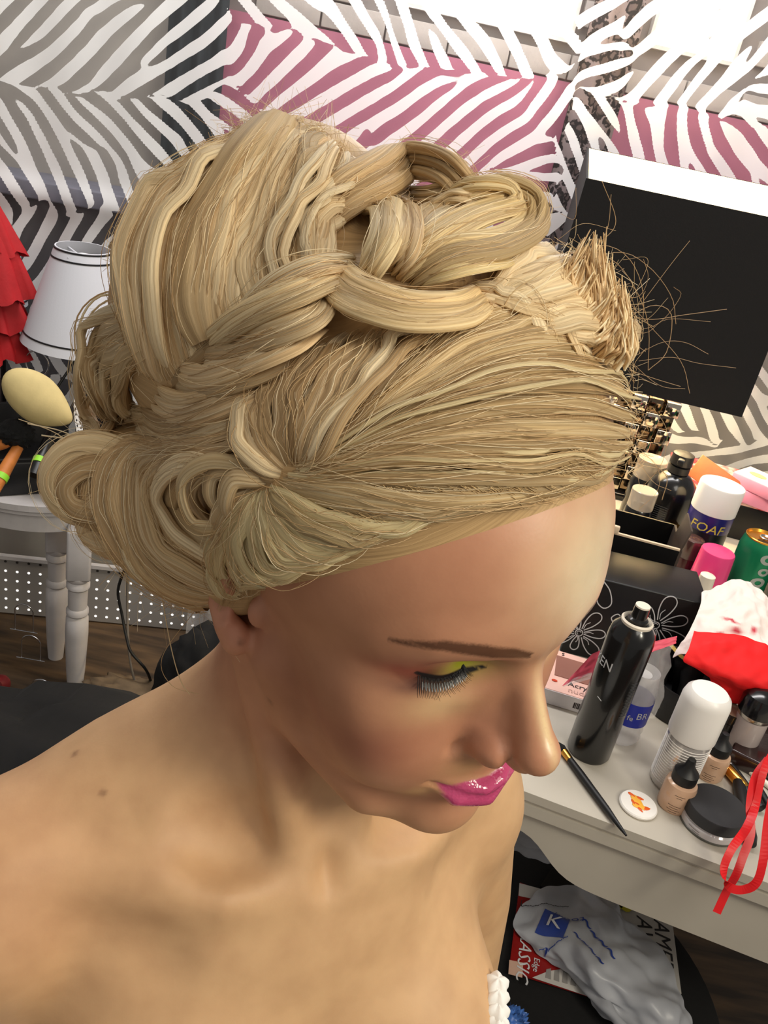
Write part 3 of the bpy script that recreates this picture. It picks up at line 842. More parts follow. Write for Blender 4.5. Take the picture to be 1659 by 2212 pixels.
def lock(stroke, w, lift=0.004, dive=0.003, tint=None, parent=None, flat=0.5, n=26, sides=44, ends=(0.45, 0.45), loose=3, name='hair_lock', ridge=0.10, dark=0.0, tocam=0.0):
    P, Nn, t = path3(stroke, n, lift, dive, tocam)
    u = np.linspace(0, 1, n)
    wid = w * 0.5 * t / FPX
    prof = np.minimum(1, np.minimum(ends[0] + (1 - ends[0]) * (u / 0.22), ends[1] + (1 - ends[1]) * ((1 - u) / 0.22)))
    prof = np.sin(prof * np.pi / 2)
    R_ = wid * prof
    T = frames(P)
    up = Nn - T * np.sum(Nn * T, 1)[:, None]; up /= np.linalg.norm(up, axis=1)[:, None] + 1e-9
    bi = np.cross(T, up)
    a = np.linspace(0, 2 * np.pi, sides, endpoint=False)
    def rn(): 
        x = rng.normal(0, 1, sides); return 0.55 * x + 0.45 * (np.roll(x, 1) + np.roll(x, -1)) / 2
    n1, n2, n3 = rn(), rn(), rn()
    rr = 1 + ridge * (n1[None] * 0.7 + n2[None] * np.cos(u * 3 + 1)[:, None] * 0.5 + n3[None] * np.sin(u * 5)[:, None] * 0.4)
    ca = np.cos(a)[None] * flat; sa = np.sin(a)[None]
    V = P[:, None] + (R_[:, None] * rr * ca)[..., None] * up[:, None] + (R_[:, None] * rr * sa)[..., None] * bi[:, None]
    V = V.reshape(-1, 3)
    i = np.arange(n - 1)[:, None] * sides; k = np.arange(sides)[None]; k2 = (k + 1) % sides
    F = np.stack([i + k, i + k2, i + sides + k2, i + sides + k], -1).reshape(-1, 4)
    o = npmesh(name, V, F, HAIR)
    base = BL[rng.integers(0, len(BL))] if tint is None else np.array(tint)
    c0 = base * rng.uniform(0.9, 1.08)
    sh = np.clip(1 + 0.16 * (0.6 * n1 + 0.8 * rng.normal(0, 1, sides)), 0.55, 1.3)
    Cc = c0[None] * sh[:, None]
    jit = BL[rng.integers(0, len(BL), sides)]
    Cc = Cc * 0.65 + jit * 0.35
    if not dark and rng.random() < 0.15: dark = rng.uniform(0.25, 0.6)
    if dark: Cc = Cc * (1 - dark) + np.array(srgb(128, 98, 60))[None] * dark
    cattr(o, 'hair', np.tile(Cc[None], (n, 1, 1)).reshape(-1, 3))
    ln = np.r_[0, np.cumsum(np.linalg.norm(np.diff(P, axis=0), axis=1))]
    U = np.stack(np.broadcast_arrays(np.linspace(0, 1, sides)[None] * (w / 50.0) + rng.random() * 50, (ln / 0.06)[:, None] + rng.random() * 9, np.zeros((1, 1))), -1)
    vattr(o, 'huv', U.reshape(-1, 3))
    if parent is not None: pchild(o, parent)
    for _ in range(loose):
        ang = rng.uniform(-1.3, 1.3); ph = rng.uniform(0, 6); am = rng.uniform(0.0005, 0.003)
        lo_, hi_ = sorted(rng.uniform(0, 1, 2)); lo_ = max(0, lo_ - 0.25); hi_ = min(1, hi_ + 0.25)
        j0, j1 = int(lo_ * (n - 1)), max(int(hi_ * (n - 1)), int(lo_ * (n - 1)) + 4); j1 = min(j1, n - 1)
        if j1 - j0 < 3: continue
        sl = slice(j0, j1 + 1); uu = np.linspace(0, 1, j1 - j0 + 1)
        C = P[sl] + up[sl] * (R_[sl] * flat * math.cos(ang) * 1.05 + 0.0004 + am * np.sin(np.pi * uu))[:, None] + bi[sl] * (R_[sl] * math.sin(ang) + am * 1.5 * np.sin(3 * uu + ph))[:, None]
        add_strand(C, rng.uniform(0.00006, 0.00018), BL[rng.integers(0, len(BL))] * rng.uniform(0.9, 1.1))
    return o
def rs(st, n=8): return spline(np.array(st, float), n)
def fan(guides, per, w, jit=5.0, **kw):
    """locks interpolated between neighbouring guide strokes"""
    G = [rs(g, 9) for g in guides]
    out = []
    for i in range(len(G) - 1):
        for k in range(per):
            f = (k + rng.uniform(0.2, 0.8)) / per
            S = G[i] * (1 - f) + G[i + 1] * f + rng.normal(0, jit, (9, 2)) * np.linspace(1, 0.5, 9)[:, None]
            ww = w[0] + (w[1] - w[0]) * rng.random()
            k2 = dict(kw); lf = k2.pop('lift', 0.004)
            out.append(lock(S, ww, lift=lf * rng.uniform(0.5, 1.4), **k2))
    return out

hair = npmesh('hair', HV, HF, HAIR)
cattr(hair, 'hair', np.tile(np.array(srgb(190, 158, 114)), (len(HV), 1)))
pl_ = toL(HV); vattr(hair, 'huv', np.stack([pl_[:, 2] * 14 + pl_[:, 0] * 9, pl_[:, 1] * 8, pl_[:, 0]], -1))
pchild(hair)
GREEN = np.array(srgb(216, 206, 160))

# front hair swept from the forehead back to the side knot
A = [[(1000, 1100), (900, 1112), (800, 1100), (700, 1075), (600, 1050)],
     [(1180, 1078), (1040, 1082), (900, 1080), (760, 1060), (610, 1045)],
     [(1330, 1022), (1220, 1045), (1060, 1050), (860, 1040), (620, 1038)],
     [(1362, 975), (1260, 985), (1090, 985), (880, 985), (635, 1020)],
     [(1372, 915), (1280, 905), (1110, 905), (890, 930), (650, 1010)],
     [(1372, 850), (1290, 830), (1130, 830), (900, 890), (665, 1000)],
     [(1345, 775), (1250, 760), (1090, 780), (880, 880), (680, 990)],
     [(1290, 715), (1190, 705), (1050, 745), (880, 840), (690, 985)],
     [(1190, 665), (1100, 680), (990, 740), (870, 830), (700, 975)],
     [(1060, 650), (990, 690), (920, 760), (840, 850), (700, 970)]]
for lo_a, hi_a, tn in [(0, 4, srgb(176, 154, 112)), (4, 7, srgb(188, 166, 122)), (7, 10, srgb(196, 170, 124))]:
    fan(A[lo_a:hi_a + (1 if hi_a < 10 else 0)], 2, (26, 46), jit=5, parent=hair, lift=0.004, dive=0.002, ends=(0.25, 0.5), loose=5, flat=0.45, tint=tn)
    fan(A[lo_a:hi_a + (1 if hi_a < 10 else 0)], 2, (24, 46), jit=5, parent=hair, lift=0.004, dive=0.002, ends=(0.25, 0.5), loose=4, flat=0.45, tint=tn, dark=0.45)
fan(A[2:7], 2, (8, 15), jit=9, parent=hair, lift=0.006, dive=0.001, ends=(0.2, 0.5), loose=3, flat=0.6, tint=srgb(204, 192, 150))
# strands falling from the crown braid to the knot
B = [[(960, 700), (900, 770), (830, 860), (740, 950), (660, 1005)],
     [(880, 705), (830, 780), (770, 870), (700, 950), (645, 1005)],
     [(800, 710), (765, 790), (715, 880), (670, 950), (640, 1005)],
     [(730, 725), (690, 800), (665, 880), (645, 950), (630, 1005)],
     [(670, 745), (630, 820), (610, 890), (610, 950), (622, 1010)],
     [(610, 800), (570, 860), (555, 920), (575, 980), (610, 1025)],
     [(560, 860), (530, 910), (525, 960), (550, 1010), (600, 1040)]]
fan(B, 2, (22, 38), jit=6, parent=hair, lift=0.007, dive=0.004, ends=(0.4, 0.4), loose=4, flat=0.55)
fan(B, 2, (22, 38), jit=6, parent=hair, lift=0.006, dive=0.004, ends=(0.4, 0.4), loose=4, flat=0.55, dark=0.5)
# temple and sideburn fan below the knot
C_ = [[(1010, 1106), (890, 1122), (780, 1110), (680, 1090), (590, 1060)],
      [(860, 1138), (780, 1150), (700, 1130), (640, 1100), (580, 1062)],
      [(770, 1180), (700, 1195), (640, 1165), (600, 1115), (572, 1065)],
      [(690, 1215), (630, 1225), (580, 1180), (568, 1120), (565, 1065)],
      [(610, 1250), (560, 1240), (530, 1185), (540, 1120), (558, 1062)],
      [(530, 1285), (505, 1245), (500, 1180), (525, 1110), (552, 1060)],
      [(478, 1305), (470, 1245), (480, 1175), (510, 1105), (545, 1058)]]
fan(C_, 3, (26, 42), jit=5, parent=hair, lift=0.005, dive=0.001, ends=(0.25, 0.5), loose=5, flat=0.5, tint=GREEN)
# rolled side hair left of the knot
side_roll = lock([(520, 985), (430, 985), (390, 1060), (420, 1150), (490, 1200)], 110, 0.004, 0.004, parent=None, name='side_roll', tint=srgb(206, 178, 134), dark=0.3)
pchild(side_roll)
D = [[(545, 1045), (470, 1000), (410, 1040), (425, 1130), (500, 1215)],
     [(520, 1000), (420, 985), (360, 1050), (380, 1160), (480, 1260)],
     [(470, 985), (350, 985), (300, 1060), (330, 1190), (460, 1305)],
     [(400, 975), (280, 985), (235, 1060), (280, 1190), (430, 1325)],
     [(320, 970), (220, 990), (190, 1060), (240, 1150), (370, 1290)]]
fan(D, 4, (34, 60), jit=7, parent=side_roll, lift=0.008, dive=0.003, ends=(0.5, 0.5), loose=6, flat=0.5)
lock([(300, 985), (200, 985), (158, 1030), (180, 1085), (250, 1110)], 70, 0.012, 0.002, parent=side_roll, loose=8)
lock([(290, 1010), (215, 1020), (185, 1050), (215, 1100), (280, 1130)], 56, 0.012, 0.002, parent=side_roll, loose=6, dark=0.3)
lock([(330, 1030), (250, 1080), (215, 1130), (260, 1170), (320, 1150)], 60, 0.008, 0.002, parent=side_roll, loose=8)
lock([(560, 1010), (500, 1000), (455, 1040), (470, 1110), (530, 1130)], 34, 0.012, 0.001, parent=side_roll, tint=srgb(190, 168, 128))
G_ = [[(620, 900), (520, 935), (420, 955), (310, 965), (200, 985)],
      [(600, 950), (520, 970), (420, 985), (300, 995), (180, 1005)]]
fan(G_, 5, (20, 36), jit=8, parent=side_roll, lift=0.006, loose=6)
# mound of hair combed over the back of the head
back_volume = lock([(600, 262), (520, 400), (460, 520), (440, 640), (455, 735)], 150, 0.003, 0.0, parent=None, name='back_volume', tint=srgb(206, 178, 134), dark=0.3)
pchild(back_volume)
Fg = [[(500, 320), (420, 375), (330, 460), (285, 600), (300, 800)],
      [(540, 268), (450, 390), (370, 500), (345, 650), (350, 830)],
      [(580, 250), (500, 380), (425, 510), (400, 650), (410, 790)],
      [(620, 250), (545, 390), (480, 520), (455, 640), (460, 745)],
      [(660, 262), (605, 390), (545, 510), (520, 610), (530, 690)],
      [(700, 285), (655, 390), (610, 500), (585, 590), (590, 650)],
      [(740, 325), (705, 410), (670, 500), (650, 570), (650, 615)],
      [(775, 370), (745, 430), (715, 500), (700, 560), (700, 590)]]
fan(Fg, 4, (46, 78), jit=8, parent=back_volume, lift=0.006, dive=0.003, ends=(0.5, 0.45), loose=8, flat=0.45)
fan(Fg[3:], 2, (18, 30), jit=10, parent=back_volume, lift=0.010, dive=0.003, ends=(0.3, 0.4), loose=3, flat=0.6, dark=0.15)
fan(Fg, 2, (40, 64), jit=10, parent=back_volume, lift=0.008, dive=0.003, ends=(0.4, 0.4), loose=4, flat=0.45, tint=srgb(232, 210, 170))
Lg = [[(290, 640), (215, 700), (195, 790), (230, 880), (300, 905)],
      [(310, 700), (250, 750), (240, 830), (270, 890), (320, 900)],
      [(360, 740), (300, 790), (290, 850), (310, 895), (350, 890)]]
fan(Lg, 3, (36, 60), jit=8, parent=back_volume, lift=0.004, dark=0.35, loose=6)
fan([[(300, 620), (200, 700), (185, 820), (215, 930), (200, 1000)], [(320, 900), (260, 930), (225, 970), (210, 990), (180, 1010)]], 3, (24, 40), jit=10, parent=back_volume, lift=0.004, loose=8)
# crown braid
crown_braid = lock([(300, 905), (400, 810), (500, 735), (620, 670), (740, 610), (860, 590), (960, 570), (1060, 540)], 84, 0.0, 0.006, parent=None, name='crown_braid', n=40, tint=srgb(176, 146, 102), dark=0.6)
pchild(crown_braid)
def bl(st, w, lift=0.016, **kw):
    kw.setdefault('flat', 0.55); kw.setdefault('loose', 5)
    n_ = 3 if w > 44 else 1
    G = np.array(st, float)
    for k in range(n_):
        off = (k - (n_ - 1) / 2) * w * 0.32
        T = np.gradient(G, axis=0); T /= np.linalg.norm(T, axis=1)[:, None]
        S = G + np.stack([-T[:, 1], T[:, 0]], -1) * off * np.linspace(1.0, 0.85, len(G))[:, None]
        lock(S, w * (0.58 if n_ > 1 else 1.0), lift=lift * rng.uniform(0.92, 1.08), parent=crown_braid, ends=(0.35, 0.4), name='braid_lock', tocam=0.7, **kw)
bl([(300, 905), (400, 935), (490, 905), (560, 855)], 60, 0.010)
bl([(335, 862), (420, 890), (520, 862), (600, 812)], 66, 0.012)
bl([(385, 815), (470, 835), (570, 805), (645, 760)], 66, 0.014)
bl([(440, 785), (540, 790), (640, 752), (690, 700)], 66, 0.016)
bl([(480, 750), (590, 742), (690, 700), (705, 640)], 60, 0.018)
bl([(450, 745), (560, 700), (670, 650), (760, 590)], 60, 0.020, tint=srgb(240, 218, 172))
bl([(520, 690), (600, 640), (690, 598), (770, 570)], 54, 0.018)
bl([(720, 590), (770, 650), (880, 695), (985, 688), (1045, 640)], 84, 0.018, tint=srgb(232, 204, 152))
bl([(740, 630), (800, 690), (900, 705), (980, 690)], 44, 0.012)
bl([(800, 445), (835, 480), (835, 545), (790, 615)], 62, 0.022, tint=srgb(240, 220, 174))
bl([(830, 430), (880, 500), (880, 560), (850, 600)], 50, 0.020)
bl([(690, 480), (760, 420), (860, 375), (960, 385), (1010, 430)], 84, 0.018)
bl([(720, 440), (800, 385), (890, 360), (980, 380), (1040, 430)], 50, 0.012)
bl([(800, 470), (860, 440), (930, 435), (985, 400)], 50, 0.010, dark=0.3)
bl([(850, 600), (930, 545), (1020, 500), (1085, 470), (1070, 438), (1000, 432), (940, 470)], 56, 0.024, tint=srgb(238, 214, 160))
bl([(870, 610), (960, 570), (1060, 560), (1125, 520), (1120, 455), (1060, 425), (985, 440)], 66, 0.024, tint=srgb(236, 212, 158))
bl([(900, 610), (980, 600), (1070, 580), (1110, 540)], 46, 0.018, tint=srgb(226, 204, 146))
bl([(880, 530), (930, 480), (990, 450), (1050, 450)], 50, 0.016, dark=0.1)
# back-combed top to the right of the braid and the loose tuft
H_ = [[(1040, 640), (1090, 600), (1140, 560), (1190, 545)], [(1060, 660), (1140, 630), (1200, 600), (1230, 580)],
      [(1100, 680), (1180, 670), (1240, 640), (1280, 600)], [(1150, 700), (1230, 710), (1290, 690), (1330, 650)], [(1200, 730), (1270, 750), (1330, 740), (1360, 700)]]
fan(H_, 4, (44, 66), jit=6, parent=hair, lift=0.008, loose=3, ends=(0.5, 0.2), tint=srgb(234, 214, 176))
fan([[(1130, 720), (1080, 660), (1040, 630), (1000, 610)], [(1320, 800), (1230, 740), (1130, 690), (1040, 650)]], 6, (30, 50), jit=6, parent=hair, lift=0.006, loose=3)
def tuft(pts, w, r0, col):
    P = np.array([att(*q) for q in pts]); C = spline(P, 14)
    r = r0 * (1 - np.linspace(0, 1, 14) ** 1.6) + 0.0002
    add_strand(C, r, col, 6)
t0 = on_hair(1230, 720)[0]
for (tx, ty), (bx_, by_), sp, cnt in [((1283, 512), (1215, 690), 45, 90), ((1312, 560), (1250, 700), 40, 60), ((1340, 618), (1270, 730), 45, 80), ((1352, 690), (1300, 770), 35, 60), ((1225, 570), (1170, 680), 40, 60)]:
    for k in range(cnt):
        g = float(np.clip(rng.normal(0, 1), -1.4, 1.4)); x0, y0 = bx_ + g * sp, by_ + g * sp * 0.55 + rng.normal(0, 10)
        f_ = rng.uniform(0.6, 1.08); x1, y1 = bx_ + (tx - bx_) * f_ + g * 9 + rng.normal(0, 7), by_ + (ty - by_) * f_ + rng.normal(0, 10)
        tuft([(x0, y0, t0), (x0 * 0.45 + x1 * 0.55 + g * 6 + 8, y0 * 0.45 + y1 * 0.55 + 10, t0 - 0.006), (x1, y1, t0 - 0.004 + rng.normal(0, 0.004))], 0, rng.uniform(0.0002, 0.0007), BL[rng.integers(0, len(BL))] * 1.04)
# fly-away strands: thin curves in the air around the hair
def fly(pts, r=0.00022, col=None, dt=0.0):
    P = np.array([att(x, y, t) for x, y, t in pts])
    add_strand(spline(P, 18), r, BL[rng.integers(0, len(BL))] if col is None else col)
tr = t0
for st in [[(1290, 530), (1330, 480), (1300, 390)], [(1210, 590), (1330, 545), (1400, 575), (1450, 640), (1460, 700)], [(1330, 620), (1400, 700), (1470, 780), (1490, 850)],
           [(1330, 670), (1400, 690), (1480, 680), (1570, 668)], [(1390, 650), (1450, 570), (1490, 520)], [(1340, 720), (1420, 700), (1470, 640), (1455, 620)],
           [(1300, 700), (1390, 720), (1440, 690), (1535, 695)], [(1370, 770), (1430, 740), (1480, 740), (1530, 765)], [(1380, 780), (1450, 772), (1510, 785), (1590, 795)],
           [(1360, 800), (1420, 820), (1470, 835)], [(1340, 760), (1420, 830), (1480, 840)], [(1220, 560), (1300, 530), (1360, 560), (1390, 640), (1380, 760)],
           [(1240, 550), (1320, 560), (1370, 620), (1400, 700), (1400, 800)], [(1340, 640), (1380, 640), (1400, 600), (1390, 560)], [(1350, 690), (1410, 660), (1450, 680), (1440, 760), (1400, 800)],
           [(1260, 600), (1310, 500), (1320, 420)], [(1410, 880), (1440, 930), (1430, 1000), (1390, 1050)], [(1370, 960), (1420, 1010), (1420, 1060), (1380, 1100)],
           [(1370, 980), (1410, 1040), (1450, 1060)], [(1360, 1000), (1400, 1000), (1440, 1030), (1430, 1080)]]:
    fly([(x, y, tr) for x, y in st], rng.uniform(0.00009, 0.00016), col=np.array(srgb(170, 140, 104)))
for k in range(50):
    x = rng.uniform(1200, 1370); y = 560 + (x - 1200) * 1.0 + rng.normal(0, 40)
    a = rng.uniform(-1.2, 0.6); l = rng.uniform(40, 130); b = a + rng.normal(0, 0.9)
    fly([(x, y, tr), (x + l * 0.5 * math.cos(a), y + l * 0.5 * math.sin(a), tr - 0.003), (x + l * math.cos(b), y + l * math.sin(b), tr + rng.normal(0, 0.01))], rng.uniform(0.00006, 0.00011))
for st, r in [([(300, 640), (215, 640), (172, 700), (175, 790), (215, 880)], 0.0007), ([(310, 650), (230, 650), (180, 710), (185, 800), (235, 900)], 0.0006),
              ([(320, 640), (225, 632), (165, 690), (170, 800), (205, 870)], 0.0005), ([(200, 960), (130, 930), (60, 915)], 0.0004), ([(220, 980), (150, 950), (90, 940)], 0.0005),
              ([(240, 1000), (160, 960), (110, 930), (40, 905)], 0.0003), ([(350, 1290), (370, 1400), (390, 1470), (410, 1500)], 0.0003), ([(420, 1320), (350, 1420), (370, 1480), (430, 1500)], 0.0002)]:
    fly([(x, y, 0.45) for x, y in st], r)
def fuzz(contour, count, lmin, lmax, r=0.00008):
    S = spline(np.array(contour, float), 200); T = np.gradient(S, axis=0); Nn = np.stack([T[:, 1], -T[:, 0]], -1); Nn /= np.linalg.norm(Nn, axis=1)[:, None]
    for _ in range(count):
        i = rng.integers(0, 200); x, y = S[i] - Nn[i] * rng.uniform(5, 30); t, n_ = on_hair(x, y)
        dirn = Nn[i] * rng.uniform(0.3, 1) + T[i] / np.linalg.norm(T[i]) * rng.normal(0, 0.9); l = rng.uniform(lmin, lmax)
        b = dirn + rng.normal(0, 0.5, 2)
        fly([(x, y, t), (x + dirn[0] * l * 0.5, y + dirn[1] * l * 0.5, t), (x + b[0] * l, y + b[1] * l, t + rng.normal(0, 0.006))], r * rng.uniform(0.7, 1.4))
fuzz([(280, 800), (275, 600), (305, 470), (400, 390), (455, 330), (520, 265), (600, 245), (700, 285), (770, 370)], 700, 15, 60, 0.00008)
fuzz([(770, 390), (870, 352), (960, 352), (1040, 400), (1130, 440), (1140, 540)], 140, 15, 60)
fuzz([(1200, 560), (1260, 540), (1340, 640), (1375, 800), (1385, 950), (1370, 1030)], 130, 15, 50)
fuzz([(440, 1330), (330, 1290), (260, 1180), (200, 1120), (150, 1030), (190, 970), (200, 900)], 150, 20, 80)
# soft baby hair along the hairline
HLc = spline(np.array([(470, 1312), (530, 1285), (610, 1252), (700, 1215), (780, 1178), (870, 1140), (980, 1108), (1100, 1088), (1200, 1072), (1290, 1040), (1352, 1000)], float), 120)
def t_any(x, y):
    t, n_ = on_hair(x, y); d = ray(x, y); r = _bvh.ray_cast(Vector(CAMP), Vector(d).normalized())
    return min(t, r[3] / np.linalg.norm(d)) if r[0] is not None else t
for _ in range(520):
    i = rng.integers(0, 120); x, y = HLc[i] + rng.normal(0, 4, 2) + np.array([rng.uniform(-4, 6), rng.uniform(-8, 16)])
    kx, ky = (600, 1040); d = np.array([kx - x, ky - y]); L0 = np.linalg.norm(d); d /= L0
    ln = min(rng.uniform(40, 130), L0 * 0.6); b = np.array([-d[1], d[0]]) * rng.normal(0, 0.12)
    if x > 900: d = d * 0.9 + np.array([-0.1, -0.35]); b -= np.array([0.05, 0.0])
    S = [(x, y), tuple(np.array([x, y]) + d * ln * 0.5 + b * ln * 0.5 + np.array([0, 3])), tuple(np.array([x, y]) + d * ln)]
    P = np.array([att(px, py, t_any(px, py) - 0.0008 - 0.0022 * q) for q, (px, py) in enumerate(S)])
    add_strand(spline(P, 10), np.linspace(0.00005, 0.00014, 10), np.array(srgb(206, 178, 132)) * rng.uniform(0.7, 1.1))
# more locks closing the curl beside the knot
for st_ in [[(560, 1020), (500, 1015), (480, 1060), (500, 1120)], [(555, 1000), (480, 1010), (440, 1060), (455, 1130)], [(575, 1035), (530, 1030), (510, 1080), (520, 1140)], [(548, 1060), (505, 1085), (490, 1150), (478, 1230)]]:
    lock(st_, 46, 0.006, 0.002, parent=side_roll, tint=srgb(196, 172, 134), loose=2)
loose_strands = npmesh('loose_strands', np.vstack(STR_V), np.vstack(STR_F), HAIR)
cattr(loose_strands, 'hair', np.vstack(STR_C) * 1.05); vattr(loose_strands, 'huv', np.vstack(STR_U))
loose_strands['kind'] = 'stuff'
pchild(loose_strands)
# ------------------------------------------------------------ person: lashes, garment
mlash = mat('black_lash', srgb(16, 13, 14), 0.5)
mglit = mat('white_glitter', srgb(236, 236, 232), 0.25)
LV, LF, GV, GF = [], [], [], []; lo_ = 0; go_ = 0
ex, ey, ez = EYE
for sgn in (1, -1):
    for k in range(44):
        f = k / 43; dx = -0.0125 + 0.0235 * f
        dz = -0.0064 + 0.0050 * (dx / 0.0145) ** 2 + 0.15 * dx
        y = math.sqrt(max(0.0, 0.0130 ** 2 - dx * dx - dz * dz)) if dx * dx + dz * dz < 0.0130 ** 2 else 0.0
        base = np.array([sgn * (ex + dx), ey + y - 0.0003, ez + dz])
        q = toW(base); 
        r_ = _bvh.find_nearest(Vector(q)); q = np.array(r_[0])
        ln = 0.0064 + 0.0034 * f + rng.normal(0, 0.0005)
        dr = np.array([sgn * (0.10 + 0.9 * (f - 0.42)), 0.85, -0.62]); dr /= np.linalg.norm(dr)
        d1 = toW(dr) - HT
        d2 = d1 + (toW(np.array([0, 0, 0.55])) - HT)
        C = spline([q, q + d1 * ln * 0.6, q + d1 * ln * 0.6 + d2 * ln * 0.4], 6)
        V, F = tube_arrays(C, np.linspace(0.00022, 0.00005, 6), 4); LV.append(V); LF.append(F + lo_); lo_ += len(V)
        if k % 2 == 0 and 2 < k < 42:
            p_ = q + d1 * 0.0022 + (toW((0, 0, -0.0012)) - HT)
            V, F = tube_arrays(np.array([p_ - d1 * 0.0012, p_ - d1 * 0.0006, p_ + d1 * 0.0008, p_ + d1 * 0.0022]), np.array([0.0001, 0.0005, 0.0005, 0.0001]), 6); GV.append(V); GF.append(F + go_); go_ += len(V)
pchild(npmesh('eyelashes', np.vstack(LV), np.vstack(LF), mlash))['kind'] = 'stuff'
pchild(npmesh('lash_glitter', np.vstack(GV), np.vstack(GF), mglit))['kind'] = 'stuff'
# strapless white top with a ruffled edge and a full skirt over the lap
mtop = mat('white_ruffle_cloth', srgb(244, 243, 238), 0.7, noise=0.05, bump=0.2, bscale=150)
V = []; F = []; n = 120
rows = [(0.893, 0.007, 0), (0.878, 0.004, 0), (0.84, 0.003, 0), (0.79, 0.006, 0), (0.72, 0.006, 0), (0.66, 0.010, 0.0), (0.60, 0.05, 0.3), (0.56, 0.10, 0.6), (0.535, 0.13, 0.8)]
def trunk_r(a, z):
    d = np.array([math.cos(a), math.sin(a)]); lo, hi = 0.02, 0.30
    for _ in range(22):
        m_ = (lo + hi) / 2
        P_ = (TC + LAT * d[0] * m_ + FW * d[1] * m_ + np.array([0, 0, z]))[None]
        q = (P_ - TC) @ TR; s_ = np.abs(q); s_[:, 1] = q[:, 1]; s_[:, 2] = q[:, 2]
        v = smin(smin(ell(q, (0, 0.005, 0.90), (0.150, 0.100, 0.170)), ell(q, (0, 0, 0.70), (0.125, 0.090, 0.180)), 0.05), ell(s_, (0.075, 0.082, 0.880), (0.066, 0.062, 0.068)), 0.045)[0]
        if v < 0: lo = m_
        else: hi = m_
    return lo
for z, g, sk in rows:
    for k in range(n):
        a = 2 * math.pi * k / n
        r_ = trunk_r(a, max(z, 0.60)) + g + sk * 0.06 * max(0, math.sin(a)) + (0.004 * math.sin(24 * a) if z > 0.86 else 0.0)
        if z > 0.70: r_ = min(r_, 0.138 / max(abs(math.cos(a)), 1e-3)) if abs(math.cos(a)) > 0.75 else r_
        P_ = TC + LAT * math.cos(a) * r_ + FW * math.sin(a) * r_; V.append((P_[0], P_[1], z + (0.006 * math.sin(24 * a + 1) if z > 0.88 else 0)))
m_ = len(rows)
for j in range(m_ - 1):
    for k in range(n): F.append((j * n + k, (j + 1) * n + k, (j + 1) * n + (k + 1) % n, j * n + (k + 1) % n))
F.append(tuple((m_ - 1) * n + k for k in range(n))[::-1])
pchild(meshobj('strapless_dress', V, F, mtop, None, True))
stool = empty('stool', tuple(tp(0, 0.0, 0)), 0, 'black round stool carrying the seated woman', 'stool')
lathe('seat', [(0, 0.49), (0.17, 0.49), (0.18, 0.50), (0.18, 0.525), (0.17, 0.533), (0, 0.533)], mat('black_plastic', srgb(18, 18, 19), 0.35), stool, 48)
for a in (0.78, 2.35, 3.92, 5.5): tube('leg', [(0.12 * math.cos(a), 0.12 * math.sin(a), 0.495), (0.17 * math.cos(a), 0.17 * math.sin(a), 0.0)], 0.012, MATS['black_plastic'], stool, 12)

for k_, py_ in enumerate((2150, 2178, 2206, 2232)):
    h_ = hit_body(1046, py_)
    if h_ is None: continue
    bm = bmesh.new(); bmesh.ops.create_uvsphere(bm, u_segments=20, v_segments=12, radius=1.0)
    for v in bm.verts:
        a_ = math.atan2(v.co.y, v.co.x); v.co = Vector((v.co.x * 0.008, v.co.y * 0.008, v.co.z * 0.0065)) * (1 + 0.12 * math.sin(5 * a_ + k_))
    o = bmobj('ruffle_trim', bm, mtop, None, True); o.location = tuple(h_ + RC[:, 0] * 0.009 + RC[:, 2] * 0.012)
    pchild(o)
# ------------------------------------------------------------ left: white side table, lamps, case, pegboard
mwhite = mat('chipped_white_paint', srgb(198, 194, 194), 0.5, noise=0.10, nscale=18, bump=0.1, bscale=60)
TZ = 0.50
side_table = empty('side_table', (-0.80, 1.66, 0), 0, 'white painted side table with turned legs below the zebra drape', 'table')
def plate(name, pts, z0, z1, m, parent=None, org=(0, 0, 0)):
    bm = bmesh.new(); ox, oy, oz = org
    vb = [bm.verts.new((x - ox, y - oy, z0 - oz)) for x, y in pts]; vt = [bm.verts.new((x - ox, y - oy, z1 - oz)) for x, y in pts]
    n = len(pts); bm.faces.new(vb[::-1]); bm.faces.new(vt)
    for i in range(n): bm.faces.new((vb[i], vb[(i + 1) % n], vt[(i + 1) % n], vt[i]))
    return bmobj(name, bm, m, parent)
ORG = (-0.80, 1.66, 0)
def arc_front(grow):
    pts = [(-1.15, 1.70), (-1.15, 1.56 - grow)]
    for k in range(13):
        f = k / 12; a = -math.pi / 2 + f * math.pi / 2
        pts.append((-0.80 + (0.16 + grow) * math.cos(a) * 1.0, 1.66 + (0.10 + grow) * math.sin(a) - 0.0))
    pts += [(-0.64 + grow, 1.76), (-1.15, 1.70)]
    return pts[:-1]
plate('top_board', arc_front(0.012), TZ - 0.014, TZ, mwhite, side_table, ORG)
plate('top_moulding', arc_front(0.002), TZ - 0.028, TZ - 0.014, mwhite, side_table, ORG)
plate('apron', arc_front(-0.012), TZ - 0.075, TZ - 0.028, mwhite, side_table, ORG)
leg_prof = [(0.0, 0.0), (0.018, 0.0), (0.022, 0.06), (0.026, 0.16), (0.025, 0.205), (0.020, 0.212), (0.025, 0.218), (0.025, 0.228), (0.021, 0.234), (0.022, 0.285), (0.026, 0.29), (0.026, 0.30), (0.022, 0.306), (0.026, 0.312), (0.026, 0.32), (0.0, 0.32)]
for lx, ly in [(-0.645, 1.61), (-0.735, 1.705), (-1.08, 1.58)]:
    lg = lathe('leg', leg_prof, mwhite, side_table, 28, (lx - ORG[0], ly - ORG[1], 0))
    bb = box('leg_block', (0, 0, 0.38), (0.052, 0.052, 0.13), mwhite, lg, 0.006, rz=0.35)

